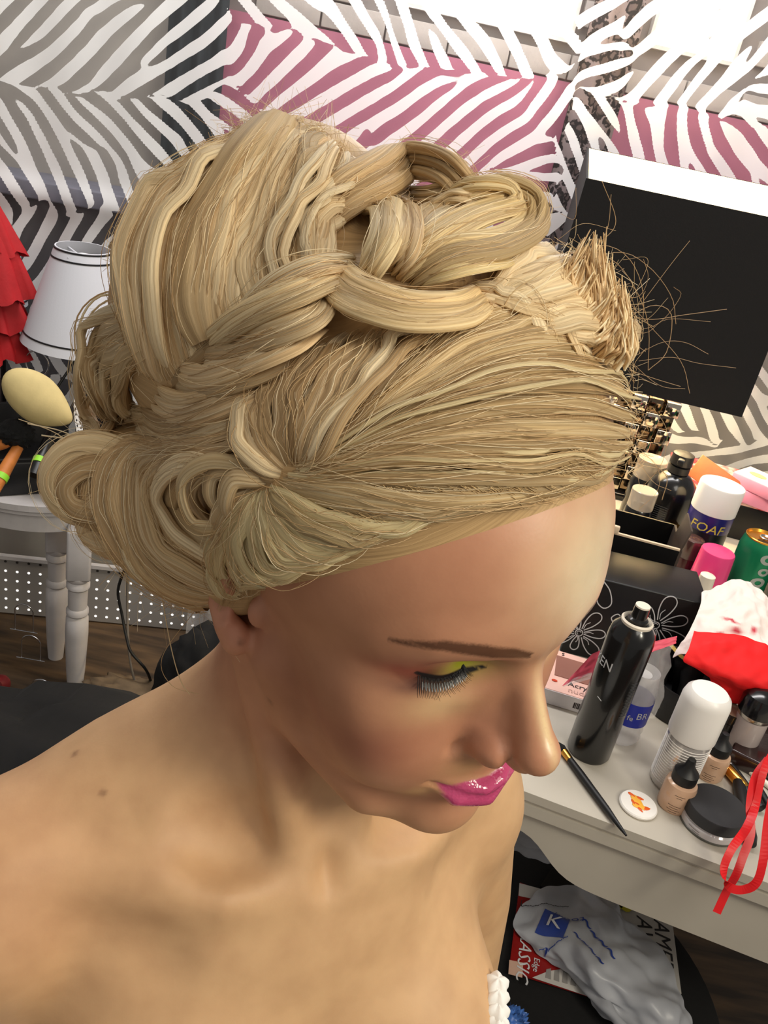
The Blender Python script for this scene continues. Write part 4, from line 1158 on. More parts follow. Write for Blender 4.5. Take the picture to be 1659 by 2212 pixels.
# lamp with pleated white shade
mshade = mat('white_shade', srgb(198, 199, 206), 0.8, bump=0.05, bscale=300, sss=0.0)
mline = mat('black_piping', srgb(20, 20, 24), 0.6)
mdark = mat('black_metal', srgb(22, 20, 20), 0.35, 0.6)
def shade_lamp(loc, zb, zt, rb, rt, label, base=True):
    l = empty('table_lamp', loc, 0, label, 'lamp', 'white table lamps on the side table')
    z0, z1 = zb - loc[2], zt - loc[2]; t = 0.0025
    def R(f): return rb + (rt - rb) * f
    o = lathe('lamp_shade', [(R(0) - t, z0), (R(0), z0), (R(1), z1), (R(1) - t, z1), (R(0) - t, z0)], mshade, l, 56)
    for f in (0.10, 0.90, 0.985):
        zz = z0 + (z1 - z0) * f
        lathe('piping', [(R(f) - 0.001, zz - 0.0018), (R(f) + 0.0012, zz - 0.0014), (R(f) + 0.0010, zz + 0.0014), (R(f) - 0.001, zz + 0.0018)], mline, o, 56)
    for a in (0.4, 2.5, 4.6):
        tube('spider_arm', [(0, 0, z1 - 0.02), (R(0.93) * math.cos(a), R(0.93) * math.sin(a), z1 - 0.012)], 0.0016, mshade, o, 6)
    lathe('bulb', [(0.0, z1 - 0.10), (0.012, z1 - 0.10), (0.014, z1 - 0.075), (0.026, z1 - 0.045), (0.024, z1 - 0.025), (0.010, z1 - 0.012), (0, z1 - 0.010)], mat('bulb_glass', (0.95, 0.95, 0.95), 0.15), l, 24)
    lathe('stem', [(0, 0), (0.030, 0), (0.030, 0.012), (0.010, 0.02), (0.006, 0.04), (0.006, z1 - 0.10), (0, z1 - 0.10)], mdark, l, 24)
    return l
shade_lamp((-0.680, 1.672, TZ), 0.838, 1.030, 0.116, 0.053, 'white pleated lamp shade with black piping, nearer of two table lamps')
shade_lamp((-0.872, 1.728, TZ), 0.870, 0.985, 0.050, 0.034, 'white lamp shade half hidden behind the larger shade and red ruffles')

# red ruffled dress hanging at the left edge
mred = mat('red_tulle', srgb(168, 18, 26), 0.75, noise=0.25, nscale=14, bump=0.3, bscale=120)
dress = empty('red_dress', tuple(wp(-0.940, 0.80, -0.145)), 0, 'red tiered ruffle dress hanging at the left edge by the lamps', 'dress')
dorg = np.array(dress.location)
def ruffle(name, zt, zb, r0, r1, seed, cx=0.0):
    r = random.Random(seed); n = 72; rows = 8; V = []; F = []
    ph = [r.uniform(0, 6.3) for _ in range(4)]
    for s in (0, 1):
        for j in range(rows + 1):
            f = j / rows
            for i in range(n):
                a = 2 * math.pi * i / n
                wv = 0.16 * f * (math.sin(7 * a + ph[0]) * 0.5 + math.sin(13 * a + ph[1]) * 0.35 + math.sin(19 * a + ph[2]) * 0.25)
                rr = (r0 + (r1 - r0) * f ** 0.8) * (1 + wv) - s * 0.0015
                V.append((cx + rr * math.cos(a), rr * 0.55 * math.sin(a), zt + (zb - zt) * f + 0.006 * f * math.sin(11 * a + ph[3])))
    for s in (0, 1):
        o = s * n * (rows + 1)
        for j in range(rows):
            for i in range(n):
                q = (o + j * n + i, o + j * n + (i + 1) % n, o + (j + 1) * n + (i + 1) % n, o + (j + 1) * n + i)
                F.append(q if s else q[::-1])
    return meshobj(name, V, F, mred, dress, True)
ruffle('bodice', 0.34, 0.20, 0.035, 0.115, 1, -0.01)
ruffle('ruffle', 0.27, 0.115, 0.06, 0.132, 2)
ruffle('ruffle', 0.17, 0.05, 0.07, 0.128, 3)
ruffle('ruffle', 0.10, -0.01, 0.07, 0.120, 4)
tube('hanger_hook', [(0, 0, 0.30), (0, 0, 0.44), (0.02, -0.01, 0.47), (0, -0.06, 0.47)], 0.003, mdark, dress, 8, ns=16)

# black case with tools
mcase = mat('black_case', srgb(26, 26, 28), 0.45, noise=0.3, nscale=20, bump=0.15, bscale=90)
ca = math.atan2(0.084, 0.121)
cc = np.array([-0.775, 1.650, TZ])
case = empty('black_case', tuple(cc), ca, 'black open case on the white side table', 'case')
box('case_body', (0, 0.0, 0.040), (0.20, 0.10, 0.08), mcase, case, 0.006)
box('case_rim', (0, -0.046, 0.083), (0.18, 0.008, 0.008), mcase, case, 0.002)
box('case_lid', (0, 0.056, 0.105), (0.18, 0.008, 0.13), mcase, case, 0.003, rot=(-0.15, 0, 0))
mgreen = mat('neon_green_band', srgb(146, 216, 52), 0.5)
mblk = mat('black_plastic', srgb(18, 18, 19), 0.35)
def band_tool(px, py, t, label, mh, ang, ln=0.09, r=0.012, bandf=0.62):
    P = att(px, py, t)
    o = empty('styling_tool', tuple(P), 0, label, 'tool', 'styling tools with green bands on the black case')
    a = np.array([math.sin(ang) * 0.30, -0.80, -0.55]); a /= np.linalg.norm(a)
    C = [np.zeros(3) - a * ln * 0.6, a * 0.0, a * ln * 0.5]
    tube('handle', C, [r * 0.8, r, r * 0.95], mh, o, 16)
    tube('green_band', [a * (0.006), a * 0.018], r * 1.12, mgreen, o, 18)
    lathe('end_hole', [(0, 0), (0.004, 0), (0.004, 0.0006), (0, 0.0006)], mblk, o, 12, tuple(a * (ln * 0.5)), Vector(a).to_track_quat('Z', 'Y').to_euler())
    return o
band_tool(90, 985, 1.655, 'black handled tool with neon green band standing on the black case', mblk, 0.1)
morg = mat('orange_wood', srgb(196, 118, 52), 0.55, noise=0.2, nscale=40)
band_tool(8, 1020, 1.64, 'orange wooden handle with neon green band at the left edge', morg, -0.25, 0.10, 0.013)
orange_arm = tube('wooden_hook', [att(-20, 965, 1.665), att(12, 958, 1.665), att(30, 945, 1.67), att(36, 930, 1.675)], [0.012, 0.010, 0.008, 0.006], morg, None, 14, ns=14)
tag(orange_arm, 'small curved orange wooden hook above the green banded handle', 'hook')

# beige pad, lotion bottle, ring, ribbon
msponge = mat('beige_pad', srgb(204, 184, 128), 0.8, noise=0.12, nscale=25, bump=0.1, bscale=200)
bm = bmesh.new(); bmesh.ops.create_uvsphere(bm, u_segments=40, v_segments=20, radius=1.0)
for v in bm.verts:
    x, y, z = v.co; f = 1 - 0.30 * max(0, x) ** 2
    v.co = (x * 0.072, y * 0.030 * f, z * 0.046 * f * (1.0 - 0.12 * (x > 0) * x) - 0.010 * x)
pad = bmobj('beige_pad', bm, msponge, None, True); pad.location = att(82, 862, 1.63); pad.rotation_euler = (-0.35, 0.35, 0.15)
tag(pad, 'large smooth beige oval pad lying on the black case below the lamp shade', 'pad')
mlot = mat('pink_lotion', srgb(238, 176, 158), 0.25, noise=0.04, coat=0.4)
mlot2 = mat('clear_plastic_grey', srgb(170, 160, 165), 0.2, alpha=0.75)
lot = empty('lotion_bottle', (-0.935, 1.735, TZ), 0.25, 'pink lotion bottle with black pump at the left edge', 'bottle')
zb_ = 0.0
box('bottle_body', (0, 0, 0.13), (0.085, 0.05, 0.26), mlot, lot, 0.014, seg=4)
lathe('shoulder', [(0.040, 0.26), (0.036, 0.275), (0.020, 0.292), (0.016, 0.30), (0, 0.30)], mlot2, lot, 32, flat=0.6)
lathe('collar', [(0, 0.295), (0.017, 0.295), (0.017, 0.318), (0.006, 0.32), (0.006, 0.345), (0, 0.345)], mblk, lot, 24)
box('pump_head', (-0.012, -0.002, 0.352), (0.050, 0.018, 0.016), mblk, lot, 0.005)
mtxt = mat('print_dark', srgb(40, 30, 34), 0.6)
text('print', 'PZ', mtxt, (0.022, -0.0256, 0.165), (math.pi / 2, 0, 0), 0.026, lot)
text('print', 'Y', mtxt, (0.026, -0.0256, 0.195), (math.pi / 2, 0, 0), 0.016, lot)
msilver = mat('chrome', srgb(190, 190, 194), 0.18, 1.0)
ring = empty('metal_ring', tuple(att(80, 785, 1.74)), 0, 'thin silver ring hanging against the dark lower wall under the lamp', 'ring')
aa = np.linspace(0, 2 * math.pi, 33)[:-1]
C_r = np.stack([0.024 * np.cos(aa), 0 * aa, 0.026 * np.sin(aa)], -1)
V, F = tube_arrays(np.vstack([C_r, C_r[:1]]), 0.0016, 8, up=np.tile([0, 1.0, 0], (33, 1)))
npmesh('hoop', V, F, msilver, ring)
box('clip', (0, 0.004, 0.028), (0.01, 0.006, 0.006), msilver, ring, 0.001)
def dots_mat():
    m = bpy.data.materials.new('polka_ribbon'); m.use_nodes = True; N, L = nt(m); b = N['Principled BSDF']
    a = N.new('ShaderNodeAttribute'); a.attribute_name = 'ruv'
    sep = N.new('ShaderNodeSeparateXYZ'); L.new(a.outputs['Vector'], sep.inputs[0])
    def M(op, x, y=None, v=None):
        n = N.new('ShaderNodeMath'); n.operation = op
        L.new(x, n.inputs[0]) if not isinstance(x, float) else setattr(n.inputs[0], 'default_value', x)
        if y is not None: (L.new(y, n.inputs[1]) if not isinstance(y, float) else setattr(n.inputs[1], 'default_value', y))
        return n.outputs[0]
    fx = M('SUBTRACT', M('FRACT', M('MULTIPLY', sep.outputs[0], 2.0)), 0.5)
    row = M('FLOOR', M('MULTIPLY', sep.outputs[0], 2.0))
    fy = M('SUBTRACT', M('FRACT', M('ADD', sep.outputs[1], M('MULTIPLY', row, 0.5))), 0.5)
    d = M('ADD', M('MULTIPLY', fx, fx), M('MULTIPLY', fy, fy))
    k = M('LESS_THAN', d, 0.055)
    mx = N.new('ShaderNodeMix'); mx.data_type = 'RGBA'; L.new(k, mx.inputs[0]); mx.inputs[6].default_value = srgb(222, 218, 214) + (1,); mx.inputs[7].default_value = srgb(40, 38, 40) + (1,)
    L.new(mx.outputs[2], b.inputs['Base Color']); b.inputs['Roughness'].default_value = 0.5
    return m
def ribbon(name, C, w, m, side=None, n=40, thick=0.0004, period=None):
    """flat band with thickness; side: direction of the width"""
    C = spline(np.asarray(C, float), n); T = frames(C)
    sd = np.tile(np.asarray(side, float), (n, 1)) if np.ndim(side) == 1 else spline(np.asarray(side, float), n)
    sd = sd - T * np.sum(sd * T, 1)[:, None]; sd /= np.linalg.norm(sd, axis=1)[:, None]
    nn = np.cross(T, sd)
    V = np.stack([C - sd * w / 2 - nn * thick / 2, C + sd * w / 2 - nn * thick / 2, C + sd * w / 2 + nn * thick / 2, C - sd * w / 2 + nn * thick / 2], 1).reshape(-1, 3)
    i = np.arange(n - 1)[:, None] * 4; k = np.arange(4)[None]; k2 = (k + 1) % 4
    F = np.stack([i + k, i + k2, i + 4 + k2, i + 4 + k], -1).reshape(-1, 4)
    o = npmesh(name, V, F, m, None, False)
    ln = np.r_[0, np.cumsum(np.linalg.norm(np.diff(C, axis=0), axis=1))]
    U = np.zeros((n, 4, 3)); U[:, [1, 2], 0] = 1.0; U[:, :, 1] = (ln / (period or w))[:, None]
    x = o.data.attributes.new('ruv', 'FLOAT_VECTOR', 'POINT'); x.data.foreach_set('vector', U.astype(np.float32).ravel())
    return o
CR = RC[:, 0]
rb = ribbon('polka_ribbon', [att(176, 842, 1.66), att(167, 865, 1.66), att(168, 900, 1.66), att(176, 950, 1.655), att(190, 1010, 1.65)], 0.0125, dots_mat(), side=CR, period=0.011)
tag(rb, 'white ribbon with black polka dots hanging beside the lamp', 'ribbon')
rod = tube('black_rod', [att(168, 770, 1.705), att(120, 842, 1.70)], [0.0022, 0.0030], mblk, None, 8); tag(rod, 'thin black rod leaning across the drape under the lamp shade', 'rod')
strg = tube('ribbon_string', [att(178, 780, 1.69), att(179, 843, 1.663)], 0.0006, mat('string_white', srgb(200, 198, 196), 0.7), None, 6); tag(strg, 'thin white string holding up the polka dot ribbon', 'string')
mpuff = mat('dark_fur', srgb(34, 34, 37), 0.95, noise=0.3, nscale=60, bump=0.6, bscale=120)
def blob(name, c, r, m, amp=0.2, sc=9.0, seed=0, sub=4, label=None, cat=None, rot=(0, 0, 0)):
    from mathutils import noise as mn
    bm = bmesh.new(); bmesh.ops.create_icosphere(bm, subdivisions=sub, radius=1.0)
    for v in bm.verts:
        d = v.co.normalized(); k = 1 + amp * mn.noise(d * sc * 0.3 + Vector((seed, 0, 0))) + amp * 0.5 * mn.noise(d * sc * 0.8 + Vector((0, seed, 0)))
        v.co = Vector((d.x * r[0], d.y * r[1], d.z * r[2])) * k
    o = bmobj(name, bm, m, None, True); o.location = c; o.rotation_euler = rot
    return tag(o, label, cat)
blob('dark_fur_puff', att(208, 878, 1.72), (0.035, 0.03, 0.075), mpuff, 0.25, 12, 3, label='dark fuzzy brush head behind the polka dot ribbon', cat='brush')
blob('hair_brush', att(35, 935, 1.665), (0.034, 0.028, 0.026), mat('black_bristle', srgb(16, 16, 17), 0.9, bump=0.8, bscale=300), 0.3, 16, 5, label='black bristle brush lying in front of the lotion bottle', cat='brush')

# pegboard, its holes, hooks
mpeg = mat('pegboard_white', srgb(150, 146, 142), 0.6, noise=0.08, nscale=8)
peg = wbox('pegboard', -1.15, -0.42, 0.005, 0.172, 0.055, 0.062, mpeg); tag(peg, 'white perforated pegboard standing on the floor under the side table', 'pegboard')
peg_back = wbox('pegboard_rail', -1.15, -0.42, 0.172, 0.182, 0.050, 0.064, mwhite)
wchild(peg_back, peg)
mhole = mat('hole_light', (1, 1, 1), 0.6, emit=(1.0, 0.98, 0.95), estr=0.9); mhole2 = mat('hole_dark', srgb(50, 46, 44), 0.8)  # lit hole discs glow to stand for daylight leaking through the board
hp = None; hd = None
for r_ in range(6):
    for k in range(25):
        u = -1.13 + k * 0.0285; z = 0.022 + r_ * 0.0285
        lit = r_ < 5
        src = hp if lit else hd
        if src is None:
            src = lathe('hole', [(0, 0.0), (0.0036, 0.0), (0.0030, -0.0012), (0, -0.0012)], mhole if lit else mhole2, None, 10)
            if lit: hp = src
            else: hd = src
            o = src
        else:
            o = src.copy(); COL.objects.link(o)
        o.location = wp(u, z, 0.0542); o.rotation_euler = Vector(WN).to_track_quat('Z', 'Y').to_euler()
        wchild(o, peg)
def hook(px, py, w, h, t, label):
    P = att(px, py, t); o = empty('wire_hook', tuple(P), 0, label, 'hook', 'chrome wire hooks on the floor by the pegboard')
    pts = [(-w, 0, -h), (-w, 0, 0)] + [(-w * math.cos(a), 0, w * math.sin(a)) for a in np.linspace(0.3, math.pi - 0.3, 6)] + [(w, 0, 0), (w, 0, -h)]
    tube('wire', pts, 0.0016, msilver, o, 8, ns=30)
    tube('crossbar', [(-w * 1.5, -0.002, -h), (w * 1.5, -0.002, -h + 0.003)], 0.0016, msilver, o, 8)
hook(52, 1322, 0.022, 0.055, 2.02, 'chrome wire hook standing tallest against the pegboard')
hook(67, 1390, 0.022, 0.045, 1.96, 'chrome wire hook in the middle, in front of the pegboard')
hook(90, 1485, 0.022, 0.030, 1.92, 'chrome wire hook lowest down near the table leg')
# cords
mcord = mat('black_cord', srgb(16, 16, 16), 0.5); mcord2 = mat('grey_cord', srgb(112, 104, 94), 0.6)
c1 = tube('power_cord', [att(276, 1180, 1.93), att(272, 1220, 1.95), att(255, 1275, 1.98), att(264, 1330, 2.0), att(274, 1380, 2.0), att(284, 1410, 2.0), att(316, 1448, 2.02), atz(332, 1490, 0.006)], 0.0035, mcord, None, 8, ns=40)
tag(c1, 'black power cord running down the wall to the floor', 'cord')
c2 = tube('power_cord', [att(278, 1180, 1.95), att(275, 1300, 2.01), att(280, 1420, 2.03), atz(300, 1505, 0.006)], 0.003, mcord2, None, 8, ns=30)
tag(c2, 'grey power cord hanging straight down behind the black one', 'cord')
blob('floor_rag', atz(275, 1500, 0.03), (0.10, 0.06, 0.03), mat('brown_rag', srgb(120, 100, 76), 0.9, noise=0.4, nscale=20), 0.4, 10, 8, label='crumpled brown rag on the floor beside the table leg', cat='rag')
mblkcl = mat('black_cloth', srgb(12, 11, 12), 0.9, noise=0.3, nscale=20, bump=0.3, bscale=80)
blob('black_jacket', (-0.40, 1.02, 0.27), (0.42, 0.22, 0.14), mblkcl, 0.35, 10, 2, label='heap of black clothing behind the bare shoulder', cat='clothes')
blob('black_bag', atz(440, 1480, 0.10), (0.10, 0.09, 0.16), mblkcl, 0.25, 8, 11, label='black bag on the floor beside the neck', cat='bag')
mclear = mat('clear_film', (0.9, 0.9, 0.92), 0.12, alpha=0.22, noise=0.1, bump=0.6, bscale=60)
pf = wavy('plastic_sheet', -0.46, -0.27, 0.0, 0.34, 0.0, 0.012, 2.5, mclear, 40, 8, 0.0008); tag(pf, 'clear crinkled plastic sheet leaning by the wall behind the neck', 'plastic sheet')
stand = empty('light_stand', tuple(atz(10, 1545, 0.0)), 0, 'black stand with red knob at the left edge near the floor', 'stand')
tube('pole', [(-0.02, 0, 0), (-0.03, 0.01, 0.22)], 0.010, mblk, stand, 12)
tube('strut', [(0.02, -0.05, 0), (-0.025, 0.0, 0.12)], 0.006, mblk, stand, 10)
lathe('knob', [(0, 0), (0.02, 0), (0.022, 0.012), (0.016, 0.03), (0, 0.032)], mat('dark_red_plastic', srgb(92, 18, 22), 0.4), stand, 20, (0.0, -0.01, 0.10), (1.2, 0, 0))
# ------------------------------------------------------------ right: white vanity table and everything on it
VZ = 0.72
def pz(P, z): return np.array([P[0], P[1], z])
def proj(P):
    c = (np.asarray(P) - CAMP) @ RC; return CX + FPX * c[0] / c[2], CY + FPX * c[1] / c[2], c[2]
def hfor(P, py):
    """height above P whose image lies level with py"""
    lo, hi = P[2], P[2] + 0.6
    for _ in range(40):
        m_ = (lo + hi) / 2
        if proj(pz(P, m_))[1] > py: lo = m_
        else: hi = m_
    return lo - P[2]
def spot(px, py): return atz(px, py, VZ)
def yaw_to_cam(P): return math.atan2(-P[0], P[1]) * -1 + math.pi * 0 - 0.0
def facing(P):      # rotation about z so that local -Y looks at the camera
    return math.atan2(P[0], -P[1]) + math.pi
mvan = mat('white_table_paint', srgb(186, 179, 166), 0.42, noise=0.05, nscale=10, bump=0.06, bscale=50)
A0 = np.array([0.145, 0.795]); ED = np.array([math.cos(-0.2306), math.sin(-0.2306)])
B0 = A0 + ED * 0.95
def wy(x): return 1.95 + 0.19 * x - 0.045
TO = (0.40, 1.20, 0)
van = empty('vanity_table', TO, 0, 'white painted vanity table with scalloped apron crowded with cosmetics', 'table')
back = [(1.25, wy(1.25)), (0.145, wy(0.145))]
def inset(d): 
    n = np.array([-ED[1], ED[0]]); a = A0 + n * d + ED * d; b = B0 + n * d - ED * d
    return [tuple(a), tuple(b), (1.25 - d, wy(1.25)), (0.145 + d, wy(0.145))]
plate('table_top', inset(0.0), VZ - 0.012, VZ, mvan, van, TO)
plate('top_moulding', inset(0.004), VZ - 0.018, VZ - 0.012, mvan, van, TO)
plate('top_rail', inset(0.001), VZ - 0.034, VZ - 0.018, mvan, van, TO)
# scalloped apron along the front
def apron():
    n = 80; V = []; F = []
    nrm = np.array([-ED[1], ED[0]])
    for i in range(n + 1):
        s = 0.02 + 0.91 * i / n
        u = s - 0.02
        drop = 0.030 + 0.060 * (1 / (1 + math.exp(-(u - 0.115) / 0.016))) * (1 - 1 / (1 + math.exp(-(u - 0.83) / 0.016)))
        drop += 0.012 * math.exp(-((u - 0.03) / 0.03) ** 2)
        for d in (0.012, 0.028):
            p = A0 + ED * s + nrm * d
            V.append((p[0] - TO[0], p[1] - TO[1], VZ - 0.034)); V.append((p[0] - TO[0], p[1] - TO[1], VZ - 0.034 - drop))
    for i in range(n):
        a = i * 4; b = a + 4
        F += [(a, a + 1, b + 1, b), (a + 2, b + 2, b + 3, a + 3), (a + 1, a + 3, b + 3, b + 1)]
    return meshobj('apron', V, F, mvan, van)
autosmooth(apron(), 0.5)
for lx, ly in [(0.20, 0.84), (0.20, 1.90), (1.15, 2.05), (1.05, 0.70)]:
    box('leg', (lx - TO[0], ly - TO[1], 0.34), (0.05, 0.05, 0.69), mvan, van, 0.004)

def bottle(name, P, prof, m, label, cat, group=None, rz=None, n=36):
    o = empty(name, tuple(P), facing(P) if rz is None else rz, label, cat, group)
    return o
mblack = mat('black_gloss', srgb(14, 14, 15), 0.22, coat=0.3)
mblackm = mat('black_satin', srgb(20, 20, 21), 0.45)
mmetal = mat('brushed_metal', srgb(200, 194, 186), 0.25, 1.0)
mcream = mat('cream_plastic', srgb(232, 222, 204), 0.35)
mwplast = mat('white_plastic', srgb(238, 234, 228), 0.32)
mprint = mat('white_print', srgb(200, 200, 202), 0.5)

# tall black hairspray
P = spot(1270, 1622); h = hfor(P, 1345); hs_ = bottle('hairspray_can', P, None, None, 'tall black hairspray can without cap standing at the table front', 'spray can')
r = 0.0275
lathe('can_body', [(0, 0), (r * 0.93, 0), (r, 0.004), (r, h * 0.90), (r * 0.93, h * 0.955), (r * 0.70, h * 0.992), (r * 0.66, h), (0, h)], mblack, hs_, 56)
lathe('valve_ring', [(r * 0.66, h - 0.002), (r * 0.69, h + 0.003), (r * 0.62, h + 0.005), (r * 0.54, h + 0.002), (r * 0.52, h - 0.004), (0, h - 0.004)], mcream, hs_, 40)
nz_ = lathe('nozzle', [(0.0125, h - 0.003), (0.0120, h + 0.006), (0.0095, h + 0.008), (0.0090, h + 0.022), (0, h + 0.024)], mblack, hs_, 28)
lathe('nozzle_top', [(0, h + 0.0235), (0.0088, h + 0.0225), (0.0086, h + 0.0245), (0, h + 0.0255)], mcream, hs_, 28)
def wrap(parent, s, m, r_, z, size, ang=0.0, vertical=False, **kw):
    t_ = text('print', s, m, (0, 0, 0), (0, 0, 0), size, None, ext=0.0001, **kw)
    if vertical:
        for v in t_.data.vertices: v.co = (-v.co.y, v.co.x, v.co.z)
    bend_text(t_, r_, z)
    t_.rotation_euler = (0, 0, ang); t_.parent = parent; return t_
wrap(hs_, 'KEN', mprint, r, h * 0.72, 0.017, -0.85)
for k in range(22):
    o = box('print_line', (0, 0, 0), (0.010, 0.0003, 0.0006), mat('faint_print', srgb(72, 72, 74), 0.5), hs_)
    a = 0.98; o.location = (r * 1.002 * math.sin(a), -r * 1.002 * math.cos(a), h * (0.40 + 0.012 * k)); o.rotation_euler = (0, 0, a)
tube('print_stroke', [(-0.012, -r * 0.92, h * 0.50), (-0.006, -r * 1.0, h * 0.485)], 0.0004, mprint, hs_, 6)

# clear ringed can with white cap
P = spot(1448, 1688); h = hfor(P, 1492); h1 = hfor(P, 1583); rc = bottle('mousse_can', P, None, None, 'clear ribbed can with rounded white cap beside two foundation bottles', 'spray can')
r = 0.0265
mrib = mat('clear_ribbed', srgb(205, 200, 196), 0.12, metal=0.35, coat=0.5)
lathe('can_body', [(0, 0), (r * 0.94, 0), (r, 0.004), (r, h1), (0, h1)], mrib, rc, 48)
for k in range(17):
    zz = 0.010 + k * (h1 - 0.016) / 17
    lathe('rib', [(r - 0.0004, zz - 0.0009), (r + 0.0007, zz), (r - 0.0004, zz + 0.0009)], mwplast, rc, 40)
lathe('cap', [(r * 1.06, h1 - 0.002), (r * 1.08, h1 + 0.001), (r * 1.08, h - 0.014), (r * 1.0, h - 0.006), (r * 0.82, h - 0.001), (r * 0.4, h + 0.001), (0, h + 0.001)], mwplast, rc, 48)

# foundation bottles
mfnd = mat('beige_foundation', srgb(206, 168, 138), 0.25, coat=0.4)
def foundation(px, py, ptop, r, label, txt=True):
    P = spot(px, py); h = hfor(P, ptop)
    o = bottle('foundation_bottle', P, None, None, label, 'bottle', 'beige foundation bottles with black cone caps')
    hb = h * 0.56
    lathe('bottle_body', [(0, 0), (r * 0.92, 0), (r, 0.003), (r, hb * 0.80), (r * 0.93, hb * 0.92), (r * 0.66, hb), (0, hb)], mfnd, o, 40)
    lathe('cap', [(r * 0.74, hb - 0.001), (r * 0.76, hb + 0.001), (r * 0.76, hb + h * 0.17), (r * 0.62, hb + h * 0.21), (r * 0.32, hb + h * 0.30), (r * 0.24, h * 0.99), (0, h)], mblackm, o, 36)
    for k, w in enumerate([0.012, 0.009]):
        wrap(o, ['~~~', '~~'][k] if False else '—' * (2 - k), mtxt, r, hb * (0.72 - 0.07 * k), 0.006, 0.25)
    for k in range(4):
        wrap(o, '—' * (3 if k % 2 == 0 else 2), mtxt, r, hb * (0.34 - 0.075 * k), 0.005, 0.15)
    return o
foundation(1452, 1738, 1640, 0.0192, 'beige foundation bottle with black cone cap touching the black lidded jar')
foundation(1528, 1672, 1584, 0.0185, 'beige foundation bottle behind the jar, farther from the table edge')
# small black cylinder and tall clear bottle with black dome cap
P = spot(1556, 1600); h = hfor(P, 1535); o = bottle('black_tube', P, None, None, 'small black cylinder with pale top next to the frosted bottle', 'tube')
lathe('tube_body', [(0, 0), (0.0165, 0), (0.0165, h * 0.72), (0.0155, h * 0.73), (0.0155, h * 0.78), (0.0165, h * 0.79), (0.0165, h), (0, h)], mblack, o, 32)
lathe('top_disc', [(0, h), (0.0150, h), (0.0150, h + 0.0008), (0, h + 0.001)], mat('tan_disc', srgb(176, 148, 124), 0.4), o, 32)
P = spot(1592, 1622); h = hfor(P, 1492); o = bottle('frosted_bottle', P, None, None, 'frosted clear bottle with glossy black dome cap below the red cloth', 'bottle')
mfro = mat('frosted_clear', srgb(184, 172, 168), 0.25, coat=0.3)
lathe('bottle_body', [(0, 0), (0.0185, 0), (0.020, 0.003), (0.0205, h * 0.64), (0, h * 0.64)], mfro, o, 36)
lathe('neck_ring', [(0.0212, h * 0.60), (0.0218, h * 0.61), (0.0218, h * 0.66), (0.0205, h * 0.67)], mmetal, o, 36)
lathe('cap', [(0.0225, h * 0.66), (0.0235, h * 0.67), (0.0235, h * 0.85), (0.021, h * 0.93), (0.013, h * 0.985), (0, h)], mblack, o, 36)
# powder jar
P = spot(1532, 1778); o = bottle('powder_jar', P, None, None, 'wide glass powder jar with matte black lid at the table edge', 'jar')
mglass = mat('jar_glass', srgb(198, 194, 196), 0.12, coat=0.6)
lathe('jar_body', [(0, 0), (0.0335, 0), (0.0350, 0.002), (0.0350, 0.010), (0.0330, 0.012), (0.0330, 0.015), (0, 0.015)], mglass, o, 56)
lathe('base_ring', [(0.0340, 0.0), (0.0358, 0.0005), (0.0358, 0.0025), (0.0350, 0.003)], mat('ring_dark', srgb(90, 90, 84), 0.3), o, 56)
lathe('lid', [(0.0340, 0.014), (0.0352, 0.0145), (0.0352, 0.028), (0.0342, 0.0295), (0, 0.0300)], mat('matte_black_lid', srgb(44, 44, 46), 0.55), o, 56)
for k, (x, w) in enumerate([(-0.35, 3), (-0.25, 2)]): wrap(o, '—' * w, mtxt, 0.0352, 0.008 - 0.003 * k, 0.005, x)
# white disc palette with orange paint
P = spot(1377, 1742); o = bottle('paint_disc', P, None, None, 'small white disc with orange and yellow paint dabs near table edge', 'palette')
lathe('disc', [(0, 0), (0.0215, 0), (0.0228, 0.0015), (0.0228, 0.0035), (0.0215, 0.005), (0, 0.005)], mwplast, o, 48)
mor = mat('orange_paint', srgb(226, 92, 24), 0.35); mye = mat('yellow_paint', srgb(246, 182, 62), 0.4)
def dab(x, y, a, l, w, m):
    bm = bmesh.new(); bmesh.ops.create_uvsphere(bm, u_segments=16, v_segments=8, radius=1)
    for v in bm.verts: v.co = (v.co.x * l * (1 - 0.3 * v.co.x * 0), v.co.y * w * (1 - 0.45 * v.co.x), v.co.z * 0.0006)
    q = bmobj('paint_dab', bm, m, o, True); q.location = (x, y, 0.0052); q.rotation_euler = (0, 0, a)
dab(-0.001, 0.001, -0.7, 0.013, 0.005, mye); dab(0.003, -0.004, 0.3, 0.010, 0.004, mye)
for x, y, a, l, w in [(-0.010, 0.008, -0.3, 0.006, 0.0022), (-0.001, 0.009, 0.2, 0.005, 0.0026), (0.000, -0.003, -0.4, 0.006, 0.0028), (0.010, -0.002, 0.6, 0.005, 0.003), (0.004, -0.009, -0.6, 0.005, 0.002), (-0.006, -0.003, -0.9, 0.005, 0.0016)]: dab(x, y, a, l, w, mor)
# black brush handle lying over the edge
P1 = pz(spot(1216, 1632), VZ + 0.006); P2 = atz(1353, 1805, VZ + 0.006)
d_ = P2 - P1
br = empty('makeup_brush', tuple(P1), 0, 'black pointed makeup brush lying across the table edge', 'brush')
tube('handle', [d_ * 0.10, d_ * 0.3, d_ * 0.7, d_ * 0.93, d_], [0.0042, 0.0048, 0.0042, 0.0022, 0.0012], mblackm, br, 14, ns=None)
tube('ferrule', [d_ * 0.0, d_ * 0.105], [0.0050, 0.0044], mat('gold_metal', srgb(222, 160, 72), 0.22, 1.0), br, 14)
tube('bristles', [-d_ * 0.12, -d_ * 0.05, d_ * 0.0], [0.0020, 0.0055, 0.0048], mblkcl, br, 14)

